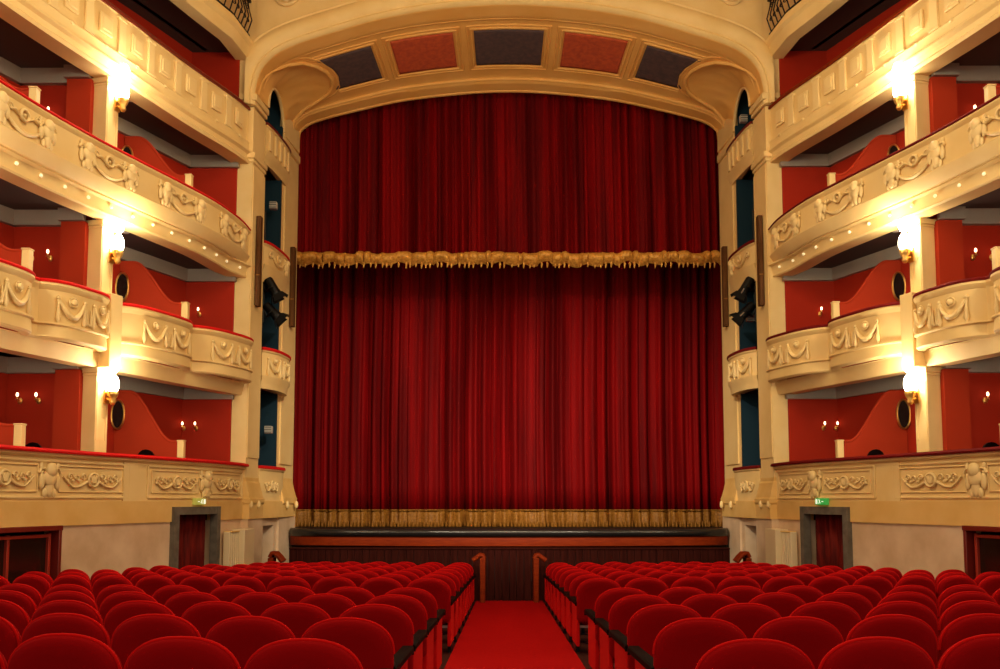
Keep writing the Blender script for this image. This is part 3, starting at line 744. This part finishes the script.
spanel(.27, .505, 'panel_dark', 'L'); spanel(.575, .80, 'panel_red'); spanel(.875, 1.125, 'panel_dark'); spanel(1.20, 1.425, 'panel_red'); spanel(1.495, 1.73, 'panel_dark', 'R')
# conches and arched niche heads
for sx in (-1, 1):
    rings = []; NB2 = 14; yc, zc_, r0 = 21.55, 9.36, .74
    lob = []
    L_ = [(.0, .08)] + LOBE + [(.0, .86)]
    n = 28
    for i in range(n + 1):
        t = i / n * (len(LOBE) - 1); k = min(int(t), len(LOBE) - 2); u = t - k
        a = LOBE[k][0] + (LOBE[k+1][0] - LOBE[k][0]) * u; b = LOBE[k][1] + (LOBE[k+1][1] - LOBE[k][1]) * u
        lob.append(S(a if sx < 0 else 2 - a, b, -.03))
    base = [Vector((sx * 5.76, yc - r0 * 1.0 * math.cos(PI * i / n), zc_ + r0 * math.sin(PI * i / n))) for i in range(n + 1)]
    rows = []
    for j in range(NB2 + 1):
        u = j / NB2; row = []
        for i in range(n + 1):
            p = base[i].lerp(lob[i], u); bulge = math.sin(PI * u) * .16 * math.sin(PI * i / n)
            ribs = .035 * abs(math.sin(i / n * PI * 9)) * math.sin(PI * u)
            p = p + Vector((sx * .3, 0, 1)).normalized() * (bulge + ribs)
            row.append(p)
        rows.append(row)
    mb = MB(); mb.grid(rows); o = mb.build('shell_conch', 'stucco_soffit_shade', arch, 50); s_ = o.modifiers.new('t', 'SOLIDIFY'); s_.thickness = .03; s_.offset = 0
    # raised band round the arched niche opening
    mb = MB(); mb.tube([(sx * 5.76, yc - r0 * math.cos(PI * i / n), zc_ + r0 * math.sin(PI * i / n)) for i in range(n + 1)], .045, 8); mb.build('niche_molding', 'stucco', arch, 60)
    # cheek wall above the niche springing, between the pilasters
    rows = []
    for i in range(n + 1):
        p = base[i]; q = Vector((sx * 5.74, 20.05 + 3.4 * i / n if False else (20.62 if i < n / 2 else 23.45), max(p.z, 9.2)))
        rows.append([p + Vector((sx * .02, 0, 0)), q])
    mb = MB(); mb.prism([(sx * 5.72, 22.32), (sx * 5.62, 23.49), (sx * 5.98, 23.49), (sx * 5.98, 22.32)], 9.3, 9.9)
    mb.prism([(sx * 5.88, 20.26), (sx * 5.84, 20.80), (sx * 6.3, 20.80), (sx * 6.3, 20.26)], 9.3, 9.9); mb.build('cheek_block', 'stucco', arch, 30)
    mb = MB(); mb.add([(sx * 5.9, 20, 12), (sx * 7.3, 20, 12), (sx * 7.3, 23.5, 12), (sx * 5.9, 23.5, 12)], [(0, 1, 2, 3)])

# spandrel wall in the plane of the arch
def archwall(mb, y0, y1, f, ztop, off=0, xw=8.6):
    n = 100; rows = []
    for i in range(n + 1):
        x, z = half(f, 2 * i / n); rows.append([(x, y0, z), (x, y1, z), (x, y1, ztop), (x, y0, ztop)])
    mb.loft(rows)
mb = MB(); archwall(mb, 20.0, 20.25, ff, 13.2)
for sx in (-1, 1): mb.prism([(sx * 5.865, 20.0), (sx * 8.6, 20.0), (sx * 8.6, 20.25), (sx * 5.865, 20.25)], 10.30, 13.2); mb.prism([(sx * 5.865, 20.0), (sx * 6.22, 20.0), (sx * 6.22, 20.25), (sx * 5.865, 20.25)], 9.04, 10.31)
struct(mb, 'wall_front', 'stucco')
mb = MB(); archwall(mb, 23.5, 23.7, fi, 13.2)
for sx in (-1, 1): mb.prism([(sx * 5.68, 23.5), (sx * 8.6, 23.5), (sx * 8.6, 23.7), (sx * 5.68, 23.7)], -2.6, 13.2)
struct(mb, 'wall_stage', 'stucco')
# archivolt: broad rounded band on the wall face
n = 110; rows = []
def outw(a, w_):
    t = Vector((*half(ff, min(a + .01, 2)), 0)) - Vector((*half(ff, max(a - .01, 0)), 0)); nn = Vector((-t.y, t.x, 0)).normalized(); p = half(ff, a); return (p[0] + nn.x * w_, p[1] + nn.y * w_)
for i in range(n + 1):
    a = 2 * i / n; row = []
    for w_, d in ((-.02, .02), (0, -.05), (.05, -.09), (.09, -.07), (.12, -.12), (.28, -.15), (.44, -.12), (.48, -.06), (.52, -.08), (.56, -.02), (.56, .03)):
        w2 = w_ if w_ < .3 else w_
        x, z = outw(a, w2)
        lim = 6.05; x = max(-lim, min(lim, x)); row.append((x, 20 + d, z))
    rows.append(row)
mb = MB(); mb.loft(rows); mb.build('archivolt', 'stucco', arch, 50)
rebase(arch, (0, 20, 9.0))
for sx, sd in SIDES:                                   # carved ornament in each spandrel, cut by the top of the frame
    T = lambda p, s_=sx: Vector((s_ * p[0], 19.98 - p[1], p[2])); mb = MB()
    scroll(mb, T, 4.98, 11.60, .14, 1, .035); scroll(mb, T, 5.35, 11.66, .14, -1, .035); mb.ball((5.17, .03, 11.62), (.09, .05, .14), T=T)
    arc_tube(mb, T, 4.9, 5.42, 11.58, .14, .03); o = mb.build('spandrel_ornament', 'stucco_relief', None, 60)
    tag(o, 'carved cream scroll ornament on the wall above the arch, %s' % sd, 'ornament', 'spandrel ornaments')

# ceiling
mb = MB(); mb.box((0, 9, 13.3), (22, 30, .2)); struct(mb, 'ceiling', 'stucco')
for sx, sd in SIDES:
    mb = MB(); sweep(mb, curve(K, YN, 20.0, 20), [(.4, 10.3), (.4, 13.25), (.3, 13.25), (.3, 10.3)], sx); struct(mb, 'wall_%s_gallery' % sd, 'box_red')

# ------------------------------------------------------------------ curtains
def noise1(seed, amps):
    r = random.Random(seed); ph = [(a, f, r.uniform(0, 6.28)) for a, f in amps]
    return lambda x: sum(a * math.sin(f * x + p + .8 * math.sin(f * .31 * x + p)) for a, f, p in ph)
def cloth(mb, x0, x1, zb, zt, y, fold, n, nz, hemf=None, topf=None, yback=.0):
    rows = []
    for j in range(nz + 1):
        v = j / nz; row = []
        for i in range(n + 1):
            x = x0 + (x1 - x0) * i / n; b = zb + (hemf(x) if hemf else 0); t = topf(x) if topf else zt
            z = b + (t - b) * v; row.append((x, y + fold(x + .02 * math.sin(z * .7)) * (1 - .25 * v), z))
        rows.append(row)
    mb.grid(rows)
def folds(seed, A, k):
    r = random.Random(seed); q = [r.uniform(0, 6.28) for _ in range(6)]
    def f(x):
        w1 = k * x + 1.1 * math.sin(.9 * x + q[0]) + .8 * math.sin(2.3 * x + q[1]); w2 = 2.7 * k * x + 1.3 * math.sin(1.7 * x + q[2]); w3 = 6.1 * k * x + 1.5 * math.sin(2.9 * x + q[3])
        amp = .75 + .45 * math.sin(.8 * x + q[4]) * math.sin(1.9 * x + q[5])
        return A * (amp * (1 - abs(math.sin(w1))**.55) * 1.5 + .55 * (1 - abs(math.sin(w2))**.7) + .22 * math.sin(w3)) - A
    return f
f1, f2 = folds(3, .20, 4.3), folds(11, .22, 3.7)
def solid(o, t=.012): s_ = o.modifiers.new('thick', 'SOLIDIFY'); s_.thickness = t; s_.offset = 0; return o
val = thing('pelmet_curtain', 'upper red velvet curtain with gathered gold fringe hanging from the arch', 'curtain', 'stage curtains')
mb = MB(); cloth(mb, -5.95, 5.95, 6.42, 11.6, 24.15, f1, 900, 12); solid(mb.build('velvet', 'curtain_velvet', val, 80))
r_ = random.Random(5); puffs = []; x = -5.9
while x < 5.9: w_ = r_.uniform(.14, .42); puffs.append((x, min(x + w_, 5.9), r_.uniform(-.04, .05), r_.uniform(.0, .07))); x += w_
mb = MB()
for a, b, dz, dy in puffs:
    rows = []
    for k in range(9):
        u = k / 8; ca = math.sin(PI * min(1, max(0, u)))**.45; row = []
        xx = a + (b - a) * u
        for q in range(9):
            ph = PI * q / 8; row.append((xx, 24.02 + f1(xx) * .25 - (.09 + dy * 1.5 + .10 * ca) * math.sin(ph) - .02, 6.70 + dz * ca - (.30 + dy) * (q / 8) - .03 * math.sin(11 * xx) * (q / 8)))
        rows.append(row)
    mb.grid(rows)
mb.build('gold_fringe', 'gold_fringe', val, 70)
mb = MB(); x = -5.65; r_ = random.Random(9)
while x < 5.65:
    mb.tube([(x, 23.93, 6.42), (x + .01, 23.92, 6.36), (x, 23.92, 6.28 - r_.uniform(0, .04))], [.02, .03, .012], 5); x += r_.uniform(.10, .22)
tag(mb.build('tassels', 'gold_fringe', val, 60), kind='stuff')
MB().box((0, 24.1, 11.62), (12.8, .1, .08)).build('hanging_batten', 'black_metal', val)
rebase(val, (0, 24.05, 6.3))
cur = thing('stage_curtain', 'large closed red velvet main curtain with gold band at its hem, above the stage', 'curtain', 'stage curtains')
for a, b, dy, sd in ((-6.38, -.12, 0, 0), (-.42, 6.38, -.10, 1)):
    mb = MB(); cloth(mb, a, b, -.30, 8.2, 26.2 + dy, f2, 480, 12); solid(mb.build('velvet', 'curtain_velvet', cur, 80))
    mb = MB(); cloth(mb, a, b, -.765, -.29, 26.18 + dy, f2, 480, 3); solid(mb.build('gold_band', 'gold_trim', cur, 80))
    mb = MB(); rows = []; n = 300
    for i in range(n + 1):
        x = a + (b - a) * i / n; rows.append([(x, 26.16 + dy + f2(x) * 1.0 - .012, -.27), (x, 26.16 + dy + f2(x) - .03, -.29), (x, 26.16 + dy + f2(x) - .012, -.31)])
    mb.grid(rows); mb.build('braid', 'gold_trim', cur, 80)
mb = MB(); x = -6.2; r_ = random.Random(19)
while x < 6.2:
    y = 26.13 + f2(x) - (.10 if x > -.3 else 0); mb.tube([(x, y, -.60), (x, y - .01, -.68), (x, y, -.76)], [.012, .026, .03], 5); x += .105
tag(mb.build('tassels', 'gold_trim', cur, 60), kind='stuff')
rebase(cur, (0, 26.2, -.77))
# black masking behind the pelmet
mb = MB(); mb.box((0, 27.2, 5.0), (13, .1, 15)); struct(mb, 'wall_back_stage', 'stage_floor')
for sx, sd in SIDES:
    mb = MB(); mb.box((sx * 6.46, 25.45, 5.0), (.1, 3.4, 15.5)); struct(mb, 'wall_%s_stage_wing' % sd, 'stage_floor')

# ------------------------------------------------------------------ stage
mb = MB(); mb.prism([(-5.5, 22.9), (5.5, 22.9), (5.5, 23.6), (6.4, 23.72), (6.4, 27.1), (-6.4, 27.1), (-6.4, 23.72), (-5.5, 23.6)], -1.2, -.77); struct(mb, 'floor_stage', 'stage_floor')
def lipx(t): x = -5.52 + 11.04 * t; return (x, 22.05 + .55 * (x / 5.52)**2 - .45 * max(0, 1 - abs(x / 5.52)**14) + .30)
def lip(prof, name, m, parent, n=80):
    rows = []
    for i in range(n + 1):
        x, y = lipx(i / n); rows.append([(x, y - o, z) for o, z in prof])
    return MB().loft(rows).build(name, m, parent, 50)
st = thing('stage_apron', 'bowed stage edge: black rounded lip over an orange-brown wooden band', 'stage')
lip([(-.9, -.77), (-.9, -.73), (.0, -.70), (.07, -.72), (.10, -.78), (.09, -.85), (.04, -.90), (-.9, -.90)], 'rounded_lip', 'black_lacquer', st)
lip([(.02, -.90), (.03, -.92), (.03, -1.11), (.0, -1.13), (-.3, -1.13), (-.3, -.90)], 'wooden_band', 'wood_orange', st)
lip([(-.35, -1.0), (-.35, -2.5), (-.5, -2.5), (-.5, -1.0)], 'dark_skirt', 'stage_floor', st)
rebase(st, (0, 22.2, -2.4))
pit = thing('pit_fence', 'dark mahogany plank fence of the orchestra pit across the aisle end', 'fence')
mb = MB(); x = -5.1
while x < 5.0: mb.box((x + .085, 21.0, -1.73), (.16, .05, 1.20)); x += .17
mb.build('planks', 'wood_mahogany', pit, 30, .006)
MB().box((0, 21.0, -1.12), (10.2, .09, .05)).build('top_rail', 'wood_mahogany', pit, 30, .01)
for x in (-.58, .58): MB().box((x, 20.95, -1.73), (.06, .05, 1.20)).build('batten', 'wood_mahogany', pit, 30, .006)
rebase(pit, (0, 21.0, -2.32))

def barrier(sx, sd):
    root = thing('wooden_barrier', 'polished orange wooden barrier rail in front of the front row, %s of the aisle' % sd, 'barrier', 'barriers before the front row')
    for x, nm in ((.60, 'end_post'), (5.35, 'end_post')):
        mb = MB(); pr = [(-.0, FZ(20) - .02), (0, -1.30), (.02, -1.24), (.08, -1.22)]
        d = 1 if x < 1 else -1
        mb.box((sx * (x + d * .0), 20.44, (FZ(20.4) - 1.29) / 2), (.12, .34, abs(FZ(20.4) + 1.29))); mb.build(nm, 'wood_orange', root, 30, .02)
        path = [(sx * (x + d * q), 20.44, z) for q, z in ((-.03, -1.32), (.0, -1.245), (.06, -1.235), (.13, -1.29), (.22, -1.35))]
        if x > 1: path = [(sx * (x + d * q), 20.44, z) for q, z in ((-.02, -1.28), (.02, -1.19), (.10, -1.20), (.18, -1.28), (.26, -1.38))]
        mb = MB()
        for yy in (-.12, -.04, .04, .12): mb.tube([(p[0], p[1] + yy, p[2]) for p in path], .05, 8)
        mb.build('curved_cap', 'wood_orange', root, 60)
    MB().box((sx * 3.15, 20.44, -1.78), (4.3, .12, .06)).build('rail', 'wood_orange', root, 30, .02)
    MB().box((sx * 3.15, 20.46, -2.05), (4.3, .04, .48)).build('panel', 'wood_mahogany', root, 30)
    rebase(root, (sx * 3, 20.44, FZ(20.4)))
for sx, sd in SIDES: barrier(sx, sd)

# ------------------------------------------------------------------ side doors, signs, radiators, glazed doors
for sx, sd in SIDES:
    T = mapper(F, sx); y0, y1 = DOOR
    root = tag(bpy.data.objects.new('door_%d' % (1 if sx < 0 else 2), None), kind='structure'); C.objects.link(root)
    fw = .14; zt = DOORZ; zb = FZ(18) - .05
    mb = MB()
    for yc in (y0 + fw / 2, y1 - fw / 2): mb.box((yc, .02, (zb + zt) / 2), (fw, .16, zt - zb), T=T)
    mb.box(((y0 + y1) / 2, .02, zt - .075), (y1 - y0, .16, .15), T=T); mb.build('stone_frame', 'stone_grey', root, 30, .012)
    mb = MB(); rows = []
    for j in range(2):
        z = zb if j == 0 else zt - .15
        rows.append([T((y0 + .04 + (y1 - y0 - .08) * i / 40, -.24 + .05 * math.sin(i * .9) + .03 * math.sin(i * .37), z)) for i in range(41)])
    mb.grid(rows); solid(mb.build('door_curtain', 'door_red', root, 80))
    ym = (y0 + y1) / 2 - .02
    s = thing('exit_sign', 'small lit green running-figure sign above the grey-framed doorway, right' if sx > 0 else 'small yellow-green lit sign above the grey-framed doorway, left', 'sign', 'exit signs')
    mb = MB(); mb.box((ym, .08, zt + .10), (.30, .10, .13), T=T); hs = mb.build('housing', 'sign_green' if sx > 0 else 'sign_gold', s, 30, .01)
    mb = MB(); q = .136
    mb.ball((ym + .01, q, zt + .135), (.012, .004, .012), T=T); mb.box((ym, q, zt + .105), (.018, .006, .04), T=T)
    mb.box((ym + .02, q, zt + .07), (.04, .006, .012), T=T); mb.box((ym - .02, q, zt + .075), (.03, .006, .012), T=T); mb.box((ym + .09, q, zt + .10), (.05, .006, .09), T=T); mb.box((ym - .09, q, zt + .10), (.05, .006, .014), T=T)
    mb.build('pictogram', 'sign_white', hs, 30)
    rebase(s, tuple(T((ym, .02, zt + .03))))
    # radiator beside the door
    ya, yb = 19.02, 19.70
    r = thing('radiator', 'cream ribbed radiator beneath a flat cover beside the %s doorway' % sd, 'radiator', 'radiators beside the doors')
    rz0 = FZ(19.4); rt = -.66
    mb = MB()
    for k in range(5): mb.box((18.72 + .10 * k, .12, (rz0 + .1 + rt) / 2), (.055, .14, rt - rz0 - .1), T=T)
    mb.build('ribs', 'radiator_cream', r, 30, .012)
    mb = MB(); mb.box((18.98, .12, rt + .0), (.46, .17, .03), T=T); mb.build('top_grille', 'stucco_band', r, 30, .006)
    mb = MB(); mb.box((19.52, .17, (rz0 + rt) / 2 + .03), (.72, .28, rt - rz0 + .02), T=T); mb.build('cover_panel', 'radiator_cream', r, 30, .012)
    rebase(r, tuple(T((19.3, .1, rz0))))
    # glazed double door at the edge of the photo
    root = tag(bpy.data.objects.new('door_%d' % (3 if sx < 0 else 4), None), kind='structure'); C.objects.link(root)
    y0, y1 = GLZ; zt = GLZZ; zb = FZ(13.4) - .08; mb = MB()
    for yc, w_ in ((y0 + .03, .06), (y1 - .03, .06)): mb.box((yc, .0, (zb + zt) / 2), (w_, .20, zt - zb), T=T)
    mb.box(((y0 + y1) / 2, 0, zt - .01), (y1 - y0 + .04, .20, .08), T=T); mb.build('outer_frame', 'frame_red', root, 30, .01)
    mb = MB()
    for yc in (y0 + .14, 13.35, 14.20, (y0 + 13.35) / 2): mb.box((yc, -.05, (zb + zt) / 2 - .04), (.05, .06, zt - zb - .10), T=T)
    mb.box(((y0 + y1) / 2, -.05, zt - .13), (y1 - y0 - .2, .06, .05), T=T); mb.build('leaf_frame', 'leaf_red', root, 30, .006)
    mb = MB(); sweep(mb, curve(F, y0 + .1, y1 - .1, 8), [(-.07, zb), (-.07, zt - .1), (-.08, zt - .1), (-.08, zb)], sx); mb.build('pane', 'dark_glass', root, 30)

# ------------------------------------------------------------------ column loudspeakers and stage spotlights
def colspk(name, x, y, z0, z1, w_, label):
    root = thing(name, label, 'pelmet box' if False else 'loudspeaker', 'brown column loudspeakers')
    cab = MB().box((x, y, (z0 + z1) / 2), (w_, .18, z1 - z0)).build('cabinet', 'wood_brown', root, 30, .012)
    n = 3
    for k in range(n):
        zc = z0 + (z1 - z0) * (k + .5) / n; MB().box((x, y - .092, zc), (w_ * .7, .012, (z1 - z0) / n * .9)).build('grille', 'wood_brown', cab, 30, .004)
    MB().box((x, y - .098, z0 + (z1 - z0) * .34), (w_ * .9, .012, .03)).build('band', 'gold_trim', cab, 30)
    rebase(root, (x, y, z0))
for sx, sd in SIDES:
    colspk('column_speaker', sx * 5.76, 20.30, 4.42, 6.52, .11, 'tall brown column speaker on the outer pilaster, %s of the stage' % sd)
    colspk('column_speaker', sx * 5.60, 22.95, 4.46, 6.55, .12, 'tall brown column speaker on the inner pilaster by the curtain, %s' % sd)
def spot(sx, c, aim, label):
    root = thing('stage_spotlight', label, 'spotlight', 'black stage spotlights')
    c = Vector(c); d = (Vector(aim)).normalized(); q = d.to_track_quat('Z', 'Y'); T = lambda p: c + q @ (Vector(p) * .78)
    mb = MB(); mb.lathe((0, 0, 0), [(.0, -.30), (.11, -.30), (.14, -.24), (.145, .12), (.16, .16), (.16, .24), (.135, .24), (.13, .14), (0, .13)], 16, T=T); ho = mb.build('housing', 'black_metal', root, 50)
    mb = MB(); mb.lathe((0, 0, 0), [(.0, .15), (.12, .16), (0, .19)], 16, T=T); mb.build('lens', 'dark_glass', ho, 60)
    mb = MB()
    for a in range(4):
        rt = Matrix.Rotation(a * PI / 2, 3, 'Z'); vs = [rt @ Vector(v) for v in ((-.14, .16, .24), (.14, .16, .24), (.19, .26, .44), (-.19, .26, .44), (-.14, .17, .24), (.14, .17, .24), (.19, .27, .44), (-.19, .27, .44))]
        mb.add([T(v) for v in vs], [(0, 1, 2, 3), (4, 7, 6, 5), (0, 4, 5, 1), (1, 5, 6, 2), (2, 6, 7, 3), (3, 7, 4, 0)])
    mb.build('barn_doors', 'black_metal', ho, 30)
    mb = MB(); mb.tube([T((-.17, 0, 0)), T((-.19, -.14, 0)), T((0, -.24, 0)), T((.19, -.14, 0)), T((.17, 0, 0))], .015, 6); mb.tube([T((0, -.24, 0)), tuple(Vector((sx * 5.80, 21.0, c.z)))], .022, 6); mb.build('yoke', 'black_metal', root, 60)
    mb = MB(); mb.box((0, .165, .18), (.05, .012, .14), T=T) if False else mb.tube([T((.166, 0, .10)), T((.166, 0, .30))], .014, 6); mb.build('label_strip', 'steel', ho, 30)
    rebase(root, tuple(c))
for sx, sd in SIDES:
    spot(sx, (sx * 5.60, 20.95, 5.02), (-sx * .45, .15, -.80), 'upper of two black barn-door spotlights hanging at the %s stage pilasters' % sd)
    spot(sx, (sx * 5.62, 21.05, 4.46), (-sx * .60, .15, -.60), 'lower of two black barn-door spotlights hanging at the %s stage pilasters' % sd)
    MB_ = MB(); MB_.tube([(sx * 5.82, 21.0, 4.2), (sx * 5.82, 21.0, 6.9)], .025, 8); o = MB_.build('lighting_pipe', 'black_metal'); tag(o, 'thin black vertical pipe carrying the spotlights, %s of the stage' % sd, 'pipe', 'lighting pipes')
for sx, z, y, lab in ((-1, 7.2, 21.55, 'small grey floodlight inside the third stage box, left'), (-1, 1.68, 21.55, 'small grey floodlight inside the lowest stage box, left'), (1, 9.35, 21.5, 'small pale floodlight inside the arched niche, right'), (1, 4.35, 21.3, 'small grey floodlight beside the spotlights, right')):
    r = thing('floodlight', lab, 'floodlight', 'small floodlights in the stage boxes'); x = sx * 5.78
    ho = MB().box((x, y, z), (.18, .16, .18)).build('housing', 'fixture_grey', r, 30, .015)
    mb = MB()
    for k in range(3): mb.box((x, y - .085, z - .06 + .06 * k), (.17, .01, .012))
    mb.build('louvre', 'black_metal', ho, 30); MB().tube([(x, y, z), (sx * 5.95, y + .38, z)], .014, 6).build('bracket', 'black_metal', r)
    rebase(r, (x, y, z))

# ------------------------------------------------------------------ seats
PITCH = .576
def ringset(w_, h0, h1, arch_h, e, n=40):
    """outline of a backrest: broad arched top, rounded lower corners"""
    out = []
    hw = w_ / 2 - e
    for i in range(n // 2 + 1):
        a = PI * i / (n // 2); ca, sa = math.cos(a), math.sin(a)
        out.append((hw * math.copysign(abs(ca)**(2 / 2.35), ca), h1 - arch_h + (arch_h - e) * abs(sa)**(2 / 2.35)))
    for i in range(1, n // 4):
        t = i / (n // 4); a = PI + (PI / 2) * t
        out.append((-hw + .06 * (1 + math.cos(a)) * 1.0, h0 + e + .06 + .06 * math.sin(a)))
    for i in range(1, n // 4):
        t = i / (n // 4); a = 1.5 * PI + (PI / 2) * t
        out.append((hw - .06 * (1 - math.cos(a)), h0 + e + .06 + .06 * math.sin(a)))
    return out
def make_seat(name, sx, end):
    """sx: side of the aisle; the aisle is at local x = -sx"""
    root = thing(name, 'x', 'seat')
    tilt = lambda p: (p[0], p[1] - .16 * (p[2] - .45), p[2])
    W = .558
    layers = []
    for e, y in ((.16, -.005), (.10, -.018), (.045, -.022), (.016, -.014), (.003, .004), (.0, .025), (.003, .050), (.016, .072), (.05, .085), (.10, .092), (.16, .088)):
        layers.append([tilt((x, y, z)) for x, z in ringset(W, .40, .93, .205, e)])
    mb = MB(); mb.loft(layers); br = mb.build('backrest', 'seat_velvet', root, 80)
    path = [tilt((x, .014, z)) for x, z in ringset(W, .40, .93, .205, -.001)][:21]
    MB().tube(path, .0085, 6).build('piping', 'seat_piping', br, 80)
    mb = MB(); rows = []
    for z, e in ((.36, .03), (.37, .01), (.42, .0), (.455, .01), (.47, .04)):
        rows.append([(x, y, z) for x, y in [(math.copysign(abs(math.cos(a))**.5, math.cos(a)) * (.25 - e), .31 + math.copysign(abs(math.sin(a))**.5, math.sin(a)) * (.22 - e)) for a in [2 * PI * k / 24 for k in range(24)]]])
    mb.loft(rows); mb.build('cushion', 'seat_velvet', root, 80)
    MB().box((0, .28, .34), (.46, .38, .03)).build('seat_pan', 'steel', root, 30)
    far = sx * PITCH / 2; near = -sx * PITCH / 2
    def arm(x, long):
        L = 1.04 if long else .42; w_ = .085 if long else .045; y0 = -.02 if long else .04
        pts = [(-w_ / 2, .0), (-w_ / 2, .035), (-w_ / 2 + .01, .045), (w_ / 2 - .01, .045), (w_ / 2, .035), (w_ / 2, .0)]
        mb = MB(); rows = []
        for y, dz in ((y0, 0), (y0 + .02, .01), (y0 + L - .03, .012), (y0 + L, -.01)): rows.append([(x + p, y, .60 + q + dz) for p, q in pts])
        mb.loft(rows); ao = mb.build('armrest', 'black_arm', root, 40)
        Lp = .74 if long else .32; y1 = .08 if long else .08
        mb = MB(); mb.box((x, y1 + Lp / 2, .35 if long else .42), (.042, Lp, .50 if long else .36)); mb.build('side_panel', 'seat_side', root, 30, .012)
        if long:
            MB().box((x, .45, .055), (.05, .46, .11)).build('foot', 'black_metal', root, 30, .01)
            MB().ball((x, y0 + L, .622), (.02, .012, .02)).build('bolt_head', 'steel', ao)
        else: MB().box((x, .24, .12), (.03, .10, .26)).build('stanchion', 'black_metal', root, 30)
    arm(far, False)
    if end: arm(near - (-sx) * .034, True)
    MB().box((far * .0, .10, .20), (.05, .05, .44)).build('pedestal', 'black_metal', root, 30)
    MB().box((0, .16, .012), (.14, .30, .03)).build('base_foot', 'black_metal', root, 30)
    return root
def copy_tree(o, parent=None):
    c = o.copy(); C.objects.link(c); c.parent = parent
    if parent: c.matrix_parent_inverse = o.matrix_parent_inverse.copy()
    for ch in o.children: copy_tree(ch, c)
    return c
NW = ['', 'first', 'second', 'third', 'fourth', 'fifth', 'sixth', 'seventh', 'eighth', 'ninth', 'tenth', 'eleventh', 'twelfth', 'thirteenth', 'fourteenth']
protos = {(sx, e): make_seat('stalls_seat', sx, e) for sx in (-1, 1) for e in (0, 1)}
used = set(); nseat = 0
rows_y = [3.093 + 1.147 * k for k in range(15)]
rowlist = [r for r in range(15) if r != 6]
for ri, r in enumerate(rowlist):
    y0 = rows_y[r]; cc = .020 - .0006 * r
    for sx, sd in SIDES:
        k = 0
        while True:
            x = 1.048 + PITCH * k; y = y0 + cc * x * x
            if x + .36 > F(min(y, 19.9)) or k > 12 or x > (y + .2) * .66 + .2: break
            if r == 0 and x < 1.6: k += 1; continue
            if y > 19.75: break
            key = (sx, 1 if k == 0 else 0)
            o = protos[key] if key not in used else copy_tree(protos[key]); used.add(key)
            o.location = (sx * x, y, FZ(y) - .02 + min(.02, .004 * x * x)); o.rotation_euler = (-math.atan(.0451), 0, sx * (math.atan(2 * cc * x) if k else 0))
            rowname = 'nearest row' if ri == 0 else ('front row by the stage' if ri == len(rowlist) - 1 else '%s row from the viewer' % NW[ri + 1])
            o['label'] = 'red velvet seat, %s from the aisle in the %s, %s block' % (NW[k + 1], rowname, sd)
            o['group'] = 'red velvet stalls seats'; nseat += 1
            k += 1
print('seats', nseat)
